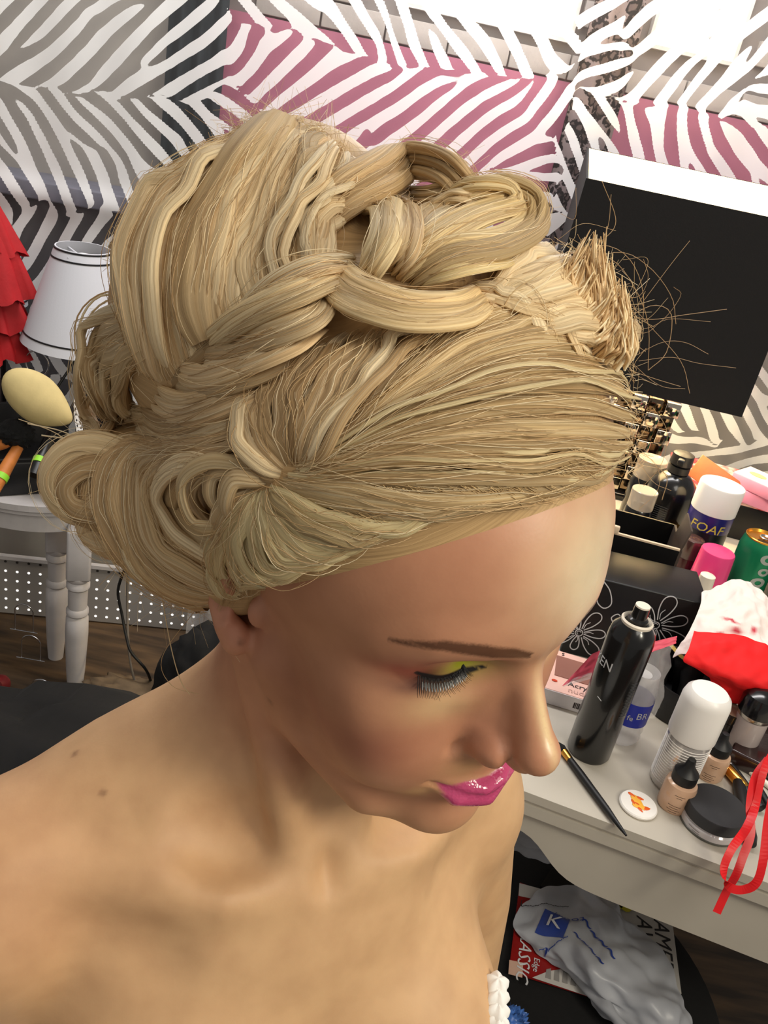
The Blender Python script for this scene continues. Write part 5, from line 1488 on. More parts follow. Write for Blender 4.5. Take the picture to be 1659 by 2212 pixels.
# water bottle
P = spot(1338, 1592); h = hfor(P, 1455); o = bottle('water_bottle', P, None, None, 'clear plastic water bottle with blue label behind the hairspray can', 'bottle')
mpet = mat('clear_pet', srgb(225, 222, 220), 0.08, alpha=0.42, coat=0.6)
r = 0.024
lathe('bottle_body', [(0, 0.004), (r * 0.7, 0.0), (r * 0.95, 0.006), (r, 0.012), (r * 0.93, 0.018), (r, 0.024), (r * 0.94, 0.030), (r, 0.036), (r, 0.078), (r * 0.97, 0.090), (r * 0.80, 0.110), (r * 0.5, h * 0.90), (r * 0.42, h * 0.94), (r * 0.42, h), (0, h)], mpet, o, 40)
mblue = mat('blue_label', srgb(36, 50, 168), 0.4)
lathe('label', [(r * 1.01, 0.036), (r * 1.012, 0.037), (r * 1.012, 0.070), (r * 1.01, 0.071)], mblue, o, 40)
wrap(o, 'BR', mprint, r * 1.012, 0.055, 0.014, 0.75); wrap(o, 'fe', mprint, r * 1.012, 0.050, 0.011, 0.15)
# round black pot with a clump of black brushes
P = spot(1470, 1530); o = bottle('round_black_pot', P, None, None, 'round black pot holding dark brushes behind the white capped can', 'pot')
lathe('pot_body', [(0, 0), (0.052, 0), (0.054, 0.003), (0.055, 0.050), (0.0565, 0.052), (0.0545, 0.052), (0.052, 0.006), (0, 0.006)], mblackm, o, 56)
for k in range(9):
    a = k * 0.75; rr = 0.020 + 0.012 * (k % 3)
    q = lathe('brush_head', [(0, 0.006), (0.006, 0.010), (0.008, 0.045), (0.013, 0.062), (0.012, 0.078), (0.006, 0.086), (0, 0.087)], mblkcl, o, 14, (rr * math.cos(a), rr * math.sin(a), 0), (0.25 * math.sin(a), 0.2 * math.cos(a), 0))
q = ribbon('gold_clasp', np.array([(-0.045, 0.0, 0.088), (-0.02, -0.01, 0.082), (0.0, -0.005, 0.09), (0.02, 0.0, 0.086)]), 0.006, mat('dull_gold', srgb(128, 106, 52), 0.35, 0.8), side=(0, 1, 0.4), n=20); q.parent = o
# nail tip box
P = spot(1232, 1535)
o = empty('nail_box', tuple(P), facing(P) + 0.15, 'pale pink acrylic nail kit box lying left of the hairspray can', 'box')
mpk = mat('pale_pink_card', srgb(232, 186, 172), 0.45, noise=0.05); mpk2 = mat('grey_white_card', srgb(206, 202, 204), 0.45)
box('box_body', (0, 0.050, 0.012), (0.085, 0.100, 0.024), mpk, o, 0.001)
box('side_panel', (0, -0.0006, 0.012), (0.083, 0.001, 0.022), mpk2, o)
box('window_panel', (0.004, 0.060, 0.0245), (0.070, 0.050, 0.001), mat('brownish_window', srgb(150, 104, 92), 0.15), o)
text('print', 'Acrylic', mat('print_dark', (0, 0, 0)), (0.008, 0.024, 0.0245), (0, 0, 0), 0.014, o)
text('print', 'nude', mat('print_grey', srgb(190, 150, 140), 0.5), (0.004, 0.010, 0.0245), (0, 0, 0), 0.015, o)
text('print', 'S', mat('print_dark', (0, 0, 0)), (-0.022, 0.092, 0.0245), (0, 0, 0), 0.010, o)
dabm = mat('nail_red', srgb(206, 74, 50), 0.25)
q = lathe('nail_print', [(0, 0.0244), (0.004, 0.0244), (0.004, 0.0250), (0, 0.0252)], dabm, o, 16, (-0.030, 0.022, 0), flat=0.6)
for k in range(11):
    box('barcode_bar', (0.002 + k * 0.0021, -0.0014, 0.011), (0.0010 if k % 3 else 0.0016, 0.0006, 0.009), mat('print_dark', (0, 0, 0)), o)
# zip bag with pink zipper, leaning behind the hairspray can
zb = empty('zip_bag', tuple(spot(1370, 1520)), 0, 'clear zip bag with pink zipper strip behind the hairspray can', 'bag')
zorg = np.array(zb.location)
mpz = mat('pink_zipper', srgb(232, 92, 112), 0.35); mzip = mat('clear_bag', (0.9, 0.88, 0.88), 0.12, alpha=0.20, bump=0.8, bscale=70)
def quadsheet(name, c4, m, parent, org, n=14, amp=0.004, seed=0, thick=0.0005):
    from mathutils import noise as mn
    c4 = [np.asarray(c) - org for c in c4]; V = []; F = []
    nrm = np.cross(c4[1] - c4[0], c4[3] - c4[0]); nrm = nrm / np.linalg.norm(nrm)
    for s in (0, 1):
        for j in range(n + 1):
            for i in range(n + 1):
                a, b = i / n, j / n
                p = (c4[0] * (1 - a) + c4[1] * a) * (1 - b) + (c4[3] * (1 - a) + c4[2] * a) * b
                V.append(p + nrm * (amp * mn.noise(Vector((a * 5 + seed, b * 5, seed))) + s * thick))
    N1 = n + 1
    for s in (0, 1):
        for j in range(n):
            for i in range(n):
                q = (s * N1 * N1 + j * N1 + i, s * N1 * N1 + j * N1 + i + 1, s * N1 * N1 + (j + 1) * N1 + i + 1, s * N1 * N1 + (j + 1) * N1 + i)
                F.append(q[::-1] if s else q)
    return meshobj(name, V, F, m, parent, True)
quadsheet('bag_film', [pz(spot(1385, 1560), VZ + 0.002), pz(spot(1420, 1545), VZ + 0.002), att(1455, 1392, 1.13), att(1385, 1410, 1.12)], mzip, zb, zorg, 14, 0.008, 2)
quadsheet('zipper_strip', [att(1398, 1412, 1.115), att(1460, 1390, 1.128), att(1462, 1374, 1.13), att(1402, 1388, 1.118)], mpz, zb, zorg, 8, 0.002, 3)
quadsheet('zipper_flap', [att(1214, 1482, 1.085), att(1290, 1448, 1.09), att(1318, 1396, 1.095), att(1280, 1412, 1.09)], mpz, zb, zorg, 8, 0.002, 4)
quadsheet('bag_film', [att(1216, 1484, 1.084), att(1290, 1462, 1.088), att(1290, 1447, 1.09), att(1230, 1468, 1.086)], mzip, zb, zorg, 6, 0.002, 5)
# flowered black box
mbk = mat('black_card', srgb(16, 15, 16), 0.4)
fo = np.array([0.300, 1.085, VZ]); fang = -0.07
fb = empty('flower_box', tuple(fo), fang, 'black box printed with white outline flowers in middle of the table', 'box')
FW_, FH_, FD_ = 0.178, 0.135, 0.10
box('box_body', (FW_ / 2, FD_ / 2, FH_ / 2), (FW_, FD_, FH_), mbk, fb, 0.002)
def petal_line(pts, w=0.0009):
    C = np.array([(x, -0.0006, z) for x, z in pts]); q = tube('flower_print', C, w, mprint, fb, 6, ns=26, flat=0.5); return q
def flower(cx, cz, R, n, rot, ph=0.4):
    petal_line([(cx + 0.0055 * math.cos(a), cz + 0.0055 * math.sin(a)) for a in np.linspace(0, 6.2, 9)], 0.0008)
    petal_line([(cx + 0.003 * math.cos(a), cz + 0.003 * math.sin(a)) for a in np.linspace(0.5, 4.4, 6)], 0.0006)
    for k in range(n):
        a = rot + 2 * math.pi * k / n; ca_, sa_ = math.cos(a), math.sin(a)
        L_ = R * (0.9 + 0.2 * math.sin(k * 2.3))
        pts = []
        for f, s in [(0.18, -0.04), (0.5, -0.16), (0.82, -0.19), (0.98, -0.08), (0.98, 0.08), (0.82, 0.19), (0.5, 0.16), (0.18, 0.04)]:
            x, z = f * L_, s * L_
            pts.append((cx + x * ca_ - z * sa_, cz + x * sa_ + z * ca_))
        petal_line(pts)
        petal_line([(cx + (0.22 * L_) * ca_, cz + (0.22 * L_) * sa_), (cx + 0.4 * L_ * ca_ - 0.05 * L_ * sa_, cz + 0.4 * L_ * sa_ + 0.05 * L_ * ca_), (cx + 0.55 * L_ * ca_, cz + 0.55 * L_ * sa_)], 0.0006)
flower(0.118, 0.083, 0.050, 7, 0.5)
flower(0.036, 0.135, 0.046, 6, -0.9) if False else None
flower(0.018, 0.040, 0.042, 7, 0.2)
for st in [[(0.028, 0.132), (0.040, 0.120), (0.048, 0.100), (0.040, 0.090), (0.028, 0.098), (0.026, 0.115), (0.028, 0.130)], [(0.020, 0.131), (0.008, 0.122), (0.002, 0.106), (0.008, 0.098), (0.016, 0.104), (0.022, 0.120)],
           [(0.002, 0.128), (0.012, 0.131), (0.022, 0.130)], [(0.060, 0.070), (0.055, 0.078), (0.062, 0.086), (0.070, 0.080)]]: petal_line(st)
# tall open box behind with pale rim
ro = np.array([0.345, 1.225, VZ]); rang = -0.13
rb_ = empty('open_box', tuple(ro), rang, 'open black cardboard box with pale rim behind the flower box', 'box')
RW, RH, RD = 0.118, 0.145, 0.10
mbrown = mat('brown_card', srgb(74, 62, 54), 0.6)
mrim = mat('pale_card_edge', srgb(224, 200, 170), 0.6)
box('front_wall', (RW / 2, 0.002, RH / 2), (RW, 0.004, RH), mbk, rb_)
box('front_rim', (RW / 2, 0.002, RH + 0.001), (RW, 0.005, 0.003), mrim, rb_)
box('side_wall', (RW + 0.002, RD / 2, RH / 2), (0.004, RD, RH), mbrown, rb_)
box('side_wall', (0.002, RD / 2, RH / 2), (0.004, RD, RH), mbk, rb_)
box('back_wall', (RW / 2, RD, RH / 2), (RW, 0.004, RH), mbk, rb_)
box('flap', (RW + 0.004, RD * 0.35, RH + 0.018), (0.003, RD * 0.7, 0.040), mbrown, rb_, 0.001, rot=(0, 0.15, 0))
box('rim_tab', (0.012, 0.0, RH + 0.008), (0.018, 0.006, 0.014), mrim, rb_, 0.002)

# bottles behind the box
def simple(name, px, py, ptop, prof, parts_m, label, cat, group=None):
    P = spot(px, py); h = hfor(P, ptop); o = bottle(name, P, None, None, label, cat, group)
    for nm, pr, m in prof(h): lathe(nm, pr, m, o, 40)
    return o, P, h
mcap = mat('clear_cap', srgb(196, 184, 168), 0.1, alpha=0.6, coat=0.6)
def spray_prof(r, rc):
    return lambda h: [('bottle_body', [(0, 0), (r * 0.95, 0), (r, 0.004), (r, h * 0.58), (r * 0.92, h * 0.68), (r * 0.6, h * 0.76), (r * 0.38, h * 0.79), (0, h * 0.79)], mblack),
                      ('collar', [(r * 0.40, h * 0.785), (r * 0.44, h * 0.79), (r * 0.44, h * 0.86), (r * 0.30, h * 0.87), (0, h * 0.87)], mblackm),
                      ('trigger_head', [(r * 0.34, h * 0.865), (r * 0.46, h * 0.88), (r * 0.44, h * 0.985), (r * 0.3, h), (0, h)], mblackm)]
bo, P, h = simple('spray_bottle', 1410, 1165, 978, spray_prof(0.046, 0.02), None, 'large glossy black spray bottle beside the mirrored lamp base', 'bottle')
for k in range(16):
    o = box('print_line', (0, 0, 0), (0.024, 0.0003, 0.0008), mat('faint_print', (0, 0, 0)), bo)
    a = -0.1; o.location = (0.0462 * math.sin(a), -0.0462 * math.cos(a), h * (0.14 + 0.022 * k)); o.rotation_euler = (0, 0, a)
box('nozzle', (0.0, -0.024, h * 0.94), (0.014, 0.02, 0.012), mblackm, bo, 0.003)
def capped_prof(r):
    return lambda h: [('bottle_body', [(0, 0), (r * 0.95, 0), (r, 0.004), (r, h * 0.66), (r * 0.9, h * 0.70), (0, h * 0.70)], mblack),
                      ('clear_cap', [(r * 0.92, h * 0.70), (r * 0.95, h * 0.705), (r * 0.95, h * 0.99), (r * 0.90, h), (0, h)], mcap)]
simple('capped_can', 1352, 1178, 1058, capped_prof(0.026), None, 'black can with clear cap nearest the forehead', 'spray can', 'black cans with clear caps')
simple('capped_can', 1366, 1120, 990, capped_prof(0.031), None, 'taller black can with clear cap behind the black spray bottle', 'spray can', 'black cans with clear caps')
so, P, h = simple('slim_tube', 1440, 1195, 1137, lambda h: [('tube_body', [(0, 0), (0.011, 0), (0.011, h * 0.8), (0.008, h * 0.9), (0, h * 0.9)], mblack), ('gold_tip', [(0.008, h * 0.88), (0.013, h * 0.96), (0.012, h), (0.006, h * 0.985), (0, h * 0.97)], mat('gold_metal', (0, 0, 0)))], None, 'slim black tube with shiny gold tip beside the open box', 'tube')
# big can with white cap
P = spot(1488, 1232); h = hfor(P, 1046); h1 = hfor(P, 1100); o = bottle('styling_can', P, None, None, 'dark can with navy label and big white cap', 'spray can')
r = 0.040
lathe('can_body', [(0, 0), (r * 0.95, 0), (r * 0.97, 0.004), (r * 0.97, h1 - 0.032), (0, h1 - 0.03)], mat('dark_navy_black', srgb(24, 22, 30), 0.35), o, 48)
lathe('label_band', [(r * 0.965, h1 - 0.034), (r * 0.98, h1 - 0.033), (r * 0.98, h1 - 0.001), (r * 0.9, h1)], mat('navy_label', srgb(38, 34, 112), 0.35), o, 48)
lathe('cap', [(r * 0.96, h1 - 0.002), (r * 1.0, h1), (r * 1.0, h - 0.003), (r * 0.97, h), (0, h)], mwplast, o, 48)
wrap(o, 'FOAF', mat('yellow_print', srgb(206, 186, 78), 0.4), r * 0.98, h1 - 0.025, 0.024, 0.02, shear=0.15, xs=1.1)
wrap(o, 'RET', mprint, r * 0.97, h1 - 0.075, 0.014, 0.75)
# soda can
P = spot(1590, 1300); h = hfor(P, 1160); o = bottle('soda_can', P, None, None, 'green soda can with gold top, opened, at the right', 'can')
r = 0.0345
mcan = mat('green_can', srgb(28, 132, 88), 0.28, 0.35, noise=0.08, nscale=8); mgold = mat('gold_can_top', srgb(232, 168, 66), 0.28, 0.9)
lathe('can_body', [(0, 0.004), (r * 0.75, 0.0), (r * 0.86, 0.004), (r, 0.016), (r, h - 0.020), (r * 0.93, h - 0.008), (r * 0.86, h - 0.002), (r * 0.86, h - 0.002)], mcan, o, 56)
lathe('can_top', [(r * 0.86, h - 0.003), (r * 0.89, h), (r * 0.86, h + 0.001), (r * 0.80, h - 0.004), (0, h - 0.004)], mgold, o, 56)
lathe('opening', [(0, h - 0.0038), (0.010, h - 0.0038), (0.010, h - 0.0032), (0, h - 0.0031)], mat('hole_brown', srgb(58, 36, 12), 0.4), o, 24, (0.002, -0.014, 0), flat=0.8)
lathe('pull_tab', [(0.0055, h - 0.002), (0.0085, h - 0.003), (0.0100, h - 0.001), (0.0085, h + 0.0005), (0.0055, h - 0.002)], mmetal, o, 24, (0.002, 0.003, 0))
mlogo = mat('logo_grey', srgb(170, 176, 168), 0.35, 0.3); mlogod = mat('logo_dark', srgb(40, 62, 50), 0.4)
for k, (z, s_, ang) in enumerate([(h * 0.80, 0.013, 0.62), (h * 0.62, 0.010, 0.66), (h * 0.46, 0.013, 0.60), (h * 0.30, 0.012, 0.64), (h * 0.16, 0.010, 0.60)]):
    q = lathe('logo_mark', [(s_ * 0.45, 0), (s_, 0), (s_, 0.0005), (s_ * 0.45, 0.0005), (s_ * 0.45, 0)], mlogo, o, 24, flat=0.75)
    for v in q.data.vertices:
        x, y, zz = v.co; a = x / r; v.co = ((r + 0.0004 + zz) * math.sin(a), -(r + 0.0004 + zz) * math.cos(a), y)
    q.location = (0, 0, z); q.rotation_euler = (0, 0, ang)
# pink capped bottle, cream spray, dark cap
mpink = mat('hot_pink', srgb(224, 62, 122), 0.32, coat=0.3)
o, P, h = simple('pink_bottle', 1508, 1298, 1190, lambda h: [('bottle_body', [(0, 0), (0.031, 0), (0.032, 0.003), (0.032, h * 0.30), (0, h * 0.3)], mpink), ('cap', [(0.0305, h * 0.30), (0.0315, h * 0.31), (0.0285, h - 0.002), (0.0275, h), (0, h)], mpink)], None, 'hot pink capped bottle beside the green soda can', 'bottle')
o, P, h = simple('small_spray', 1496, 1325, 1242, lambda h: [('bottle_body', [(0, 0), (0.019, 0), (0.020, 0.003), (0.020, h * 0.42), (0.017, h * 0.46), (0, h * 0.46)], mcream), ('collar', [(0.0185, h * 0.44), (0.0190, h * 0.45), (0.0180, h * 0.62), (0.015, h * 0.65), (0, h * 0.65)], mcream), ('spray_cap', [(0.0145, h * 0.63), (0.0140, h * 0.66), (0.0125, h - 0.001), (0.011, h), (0, h)], mcream)], None, 'small cream spray bottle in front of the pink bottle', 'bottle')
o, P, h = simple('dark_capped_bottle', 1484, 1232, 1150, lambda h: [('bottle_body', [(0, 0), (0.021, 0), (0.021, h * 0.6), (0, h * 0.6)], mat('dark_red_glass', srgb(58, 20, 26), 0.2)), ('cap', [(0.0195, h * 0.60), (0.020, h * 0.61), (0.020, h - 0.001), (0.0185, h), (0, h)], mat('dark_brown_cap', srgb(66, 46, 44), 0.2, coat=0.5))], None, 'small dark red bottle with brown cap in front of the white capped can', 'bottle') if False else (None, None, None)
P = spot(1462, 1258); h = hfor(P, 1162); o = bottle('dark_capped_bottle', P, None, None, 'small dark red bottle with brown cap between flap and pink bottle', 'bottle')
lathe('bottle_body', [(0, 0), (0.018, 0), (0.019, h * 0.6), (0, h * 0.6)], mat('dark_red_glass', srgb(58, 20, 26), 0.2), o, 36)
lathe('cap', [(0.0185, h * 0.60), (0.019, h * 0.61), (0.019, h - 0.001), (0.0175, h), (0, h)], mat('dark_brown_cap', srgb(66, 46, 44), 0.2, coat=0.5), o, 36)
# patterned pink-red box with dark front, pink boxes on it
mpat = bpy.data.materials.new('red_pink_print'); mpat.use_nodes = True
N, L = nt(mpat); tc = N.new('ShaderNodeTexCoord'); n_ = N.new('ShaderNodeTexNoise'); n_.inputs['Scale'].default_value = 32; n_.inputs['Detail'].default_value = 2
L.new(tc.outputs['Object'], n_.inputs['Vector']); r_ = N.new('ShaderNodeValToRGB'); e = r_.color_ramp.elements
e[0].position = 0.40; e[0].color = srgb(206, 50, 56) + (1,); e[1].position = 0.58; e[1].color = srgb(248, 208, 196) + (1,); k = e.new(0.48); k.color = srgb(240, 130, 130) + (1,)
L.new(n_.outputs['Fac'], r_.inputs['Fac']); L.new(r_.outputs['Color'], N['Principled BSDF'].inputs['Base Color'])
to_ = np.array([0.60, 1.66, VZ]); tang = -0.16
tb = empty('patterned_box', tuple(to_), tang, 'red and pink patterned box with black front at the right edge', 'box')
box('box_body', (0.20, 0.10, 0.038), (0.44, 0.20, 0.076), mbk, tb, 0.002)
box('printed_lid', (0.20, 0.10, 0.080), (0.445, 0.205, 0.008), mpat, tb, 0.002)
mpb = mat('pink_box_card', srgb(232, 150, 186), 0.4, noise=0.06); mpb2 = mat('light_box_card', srgb(244, 232, 224), 0.4)
bz = VZ + 0.0845
def small_box(px, py, size, rz, z, m1, m2, label):
    P = atz(px, py, z); o = empty('nail_kit_box', (P[0], P[1], z), rz, label, 'box', 'pink boxes stacked on the patterned box')
    box('box_body', (0, 0, size[2] / 2), size, m1, o, 0.001); box('printed_top', (0, 0, size[2] + 0.0004), (size[0] * 0.98, size[1] * 0.98, 0.0008), m2, o); return o
b1 = small_box(1640, 1085, (0.105, 0.080, 0.026), -0.5, bz, mpb, mpb, 'plain pink box, lower of the two pink boxes')
b2 = small_box(1642, 1058, (0.100, 0.075, 0.024), -0.75, bz + 0.0275, mpb, mpb2, 'pink box with white printed top, upper of the two pink boxes')
lathe('green_print', [(0, 0.0254), (0.018, 0.0254), (0.018, 0.0260), (0, 0.0260)], mat('pale_green_print', srgb(206, 222, 132), 0.4), b2, 28, (-0.015, 0, 0), flat=0.6)
for k in range(6): box('print_line', (0.034, -0.022 + k * 0.008, 0.0258), (0.010, 0.004, 0.0006), mat('magenta_print', srgb(190, 60, 110), 0.4), b2)
# orange card behind the white cap
oc = box('orange_card', tuple(pz(spot(1530, 1080), VZ + 0.115)), (0.10, 0.003, 0.05), mat('orange_card', srgb(222, 112, 66), 0.45, noise=0.15), None, 0.001, rot=(-0.4, 0.35, -0.3))
oc.location = tuple(np.array(atz(1545, 1035, VZ + 0.115))); tag(oc, 'orange card standing behind the big white cap', 'card')
# black device with red light
P = spot(1696, 1345); dv = empty('black_device', tuple(P), -0.2, 'black electronic device with small red light at the right edge', 'device')
box('device_body', (0.02, 0.03, 0.05), (0.12, 0.09, 0.10), mblackm, dv, 0.006)
lathe('red_light', [(0, 0), (0.003, 0), (0.0025, 0.0012), (0, 0.0015)], mat('red_led', srgb(220, 20, 40), 0.3, emit=(1, 0.05, 0.1), estr=3.0), dv, 12, (-0.016, -0.0155, 0.062), (math.pi / 2, 0, 0))
# crumpled tissue with red stains, red cloth
def cloth(name, ctrl, nx, ny, m, label, cat, amp=0.006, seed=1, attr=None, thick=0.0012, sc=7.0):
    """ctrl: grid of 3D points rows x cols, smoothly interpolated, with crumple relief and thickness"""
    from mathutils import noise as mn
    C = np.array(ctrl, float); R_, Q_ = C.shape[:2]
    rows = np.stack([spline(C[i], nx) for i in range(R_)]); G = np.stack([spline(rows[:, j], ny) for j in range(nx)], 1)
    du = np.gradient(G, axis=1); dv_ = np.gradient(G, axis=0); nn = np.cross(du, dv_); nn /= np.linalg.norm(nn, axis=2)[..., None] + 1e-9
    a, b = np.meshgrid(np.linspace(0, 1, nx), np.linspace(0, 1, ny))
    nzv = np.array([[abs(mn.noise(Vector((a[i, j] * sc + seed, b[i, j] * sc, seed * 1.7)))) * 1.4 + 0.5 * mn.noise(Vector((a[i, j] * sc * 2.7, b[i, j] * sc * 2.7 + seed, 4.0))) for j in range(nx)] for i in range(ny)])
    G = G + nn * (amp * (nzv - 0.35))[..., None]
    V = np.concatenate([G.reshape(-1, 3), (G - nn * thick).reshape(-1, 3)])
    i, j = np.meshgrid(np.arange(ny - 1), np.arange(nx - 1), indexing='ij'); q = (i * nx + j).ravel(); o_ = nx * ny
    F = np.concatenate([np.stack([q, q + 1, q + nx + 1, q + nx], -1), np.stack([q + o_, q + nx + o_, q + nx + 1 + o_, q + 1 + o_], -1)])
    ob = npmesh(name, V, F, m, None, True)
    if attr is not None:
        f = attr(a, b).reshape(-1); fattr(ob, 'stain', np.r_[f, f])
    return tag(ob, label, cat)
def stain_mat():
    m = bpy.data.materials.new('stained_tissue'); m.use_nodes = True; N, L = nt(m); b = N['Principled BSDF']
    a = N.new('ShaderNodeAttribute'); a.attribute_name = 'stain'
    mx = N.new('ShaderNodeMix'); mx.data_type = 'RGBA'; L.new(a.outputs['Fac'], mx.inputs[0]); mx.inputs[6].default_value = srgb(238, 222, 214) + (1,); mx.inputs[7].default_value = srgb(190, 26, 54) + (1,)
    L.new(mx.outputs[2], b.inputs['Base Color']); b.inputs['Roughness'].default_value = 0.85
    tc = N.new('ShaderNodeTexCoord'); v = N.new('ShaderNodeTexNoise'); v.inputs['Scale'].default_value = 260; L.new(tc.outputs['Object'], v.inputs['Vector'])
    bp = N.new('ShaderNodeBump'); bp.inputs['Strength'].default_value = 0.25; bp.inputs['Distance'].default_value = 0.001; L.new(v.outputs['Fac'], bp.inputs['Height']); L.new(bp.outputs['Normal'], b.inputs['Normal'])
    return m
def st(a, b):
    s = np.zeros_like(a)
    for (cx, cy, rx, ry, an) in [(0.36, 0.62, 0.10, 0.018, -0.5), (0.44, 0.74, 0.06, 0.03, -0.2), (0.86, 0.42, 0.02, 0.10, 0.3), (0.60, 0.70, 0.03, 0.05, 0), (0.30, 0.78, 0.04, 0.02, 0)]:
        x = (a - cx) * math.cos(an) - (b - cy) * math.sin(an); y = (a - cx) * math.sin(an) + (b - cy) * math.cos(an)
        s = np.maximum(s, np.clip(1.6 * np.exp(-(x / rx) ** 2 - (y / ry) ** 2) - 0.2, 0, 1))
    return s
T_ = lambda x, y, t: att(x, y, t)
cloth('paper_towel', [[T_(1516, 1280, 1.235), T_(1560, 1262, 1.25), T_(1610, 1255, 1.26), T_(1650, 1285, 1.26), T_(1690, 1330, 1.26)],
                      [T_(1512, 1310, 1.20), T_(1560, 1305, 1.205), T_(1610, 1300, 1.21), T_(1655, 1325, 1.215), T_(1695, 1365, 1.22)],
                      [T_(1490, 1360, 1.17), T_(1545, 1355, 1.165), T_(1605, 1355, 1.17), T_(1655, 1372, 1.18), T_(1700, 1400, 1.19)],
                      [T_(1453, 1420, 1.15), T_(1520, 1408, 1.14), T_(1595, 1405, 1.14), T_(1655, 1415, 1.15), T_(1705, 1430, 1.17)]],
      44, 40, stain_mat(), 'crumpled white paper towel with red lipstick smears above the red cloth', 'paper towel', 0.007, 2, st, sc=5.0)
mredc = mat('bright_red_cloth', srgb(240, 18, 22), 0.7, noise=0.12, nscale=20, bump=0.1, bscale=300)
cloth('red_cloth', [[T_(1500, 1362, 1.134), T_(1560, 1368, 1.134), T_(1620, 1378, 1.139), T_(1700, 1420, 1.144)],
                    [T_(1488, 1400, 1.114), T_(1550, 1405, 1.114), T_(1620, 1412, 1.124), T_(1700, 1440, 1.134)],
                    [T_(1478, 1432, 1.109), T_(1540, 1448, 1.104), T_(1610, 1468, 1.104), T_(1700, 1480, 1.114)],
                    [T_(1530, 1458, 1.134), T_(1570, 1478, 1.129), T_(1630, 1498, 1.124), T_(1700, 1508, 1.124)],
                    [T_(1540, 1490, 1.149), T_(1580, 1515, 1.144), T_(1640, 1520, 1.134), T_(1700, 1530, 1.134)]],
      48, 44, mredc, 'bright red cloth folded over below the paper towel', 'cloth', 0.004, 5, sc=3.5)
# dark clutter supporting the cloth: black pouch
blob('black_pouch', pz(spot(1642, 1490), VZ + 0.046), (0.060, 0.060, 0.042), mblkcl, 0.18, 8, 21, label='black pouch underneath the red cloth', cat='pouch')
# brushes, pencils and the dark palette at the right
pal = box('dark_palette', tuple(pz(spot(1668, 1640), VZ + 0.012)), (0.10, 0.12, 0.024), mat('dark_brown_plastic', srgb(46, 28, 26), 0.25, coat=0.4), None, 0.003, rz=-0.5)
tag(pal, 'dark brown make-up palette lying at the right edge', 'palette')
def stick(name, a, b, r, m, label, cat, ends=None, group=None, zz=0.0):
    P1 = pz(spot(*a), VZ + r + zz); P2 = pz(spot(*b), VZ + r + zz)
    o = empty(name, tuple(P1), 0, label, cat, group); d = P2 - P1
    tube('handle', [d * 0, d * 0.1, d * 0.9, d], [r * 0.85, r, r, r * 0.7], m, o, 14)
    if ends:
        for f0, f1, rr, mm, nm in ends: tube(nm, [d * f0, d * f1], rr, mm, o, 14)
    return o
mgoldf = mat('gold_metal', (0, 0, 0))
stick('white_brush', (1566, 1630), (1670, 1712), 0.0042, mcream, 'white handled brush lying behind the foundation bottles', 'brush', [(-0.02, 0.03, 0.0036, mmetal, 'ferrule')])
stick('black_pencil', (1578, 1660), (1640, 1745), 0.0045, mblackm, 'black pencil lying beside the gold brush', 'pencil', [(-0.05, 0.02, 0.0036, mmetal, 'tip')])
stick('gold_brush', (1560, 1662), (1606, 1716), 0.0075, mgoldf, 'gold capped brush lying behind the black lidded jar', 'brush', [(0.98, 1.7, 0.0058, mblackm, 'grip'), (-0.12, 0.0, 0.0065, mcream, 'tip')])
stick('mascara_tube', (1590, 1700), (1618, 1835), 0.0080, mblackm, 'thick black mascara tube pointing over the table edge by the ribbons', 'tube', [(0.58, 0.60, 0.0086, mmetal, 'ring')])
stick('black_pencil', (1625, 1690), (1690, 1800), 0.0045, mblackm, 'black pencil farthest right under the red ribbons', 'pencil', [(-0.05, 0.02, 0.0036, mmetal, 'tip')])
stick('brown_pencil', (1612, 1640), (1690, 1740), 0.0042, mat('dark_brown_plastic', (0, 0, 0)), 'dark brown pencil between the white brush and black pencils', 'pencil', [(-0.05, 0.02, 0.0036, mmetal, 'tip')])
# red ribbons trailing over the edge
mrib_ = mat('red_satin', srgb(214, 16, 24), 0.35)
t1 = 0.93
rl = ribbon('red_ribbon', [att(1660, 1640, 0.98), att(1632, 1680, 0.965), att(1620, 1740, 0.95), att(1622, 1800, 0.94), att(1605, 1850, 0.93), att(1590, 1890, 0.925), att(1570, 1925, 0.925), att(1548, 1972, 0.925)], 0.0092, mrib_, side=CR, n=60)
tag(rl, 'red ribbon hanging straight to a cut end below table edge', 'ribbon', 'red ribbons trailing over the table edge')
rl = ribbon('red_ribbon', [att(1690, 1600, 0.985), att(1652, 1660, 0.965), att(1632, 1740, 0.95), att(1612, 1790, 0.93), att(1580, 1835, 0.915), att(1563, 1880, 0.91), att(1575, 1915, 0.905), att(1605, 1922, 0.905), att(1635, 1905, 0.90), att(1650, 1850, 0.90), att(1662, 1760, 0.91), att(1690, 1640, 0.93)], 0.0092, mrib_, side=[CR, CR, CR, CR + 0.2 * RC[:, 1], CR + 0.3 * RC[:, 2], CR, CR + 0.8 * RC[:, 1], RC[:, 1], CR - 0.8 * RC[:, 1], CR, CR, CR], n=90)
tag(rl, 'red ribbon curling into a loop below the table edge', 'ribbon', 'red ribbons trailing over the table edge')

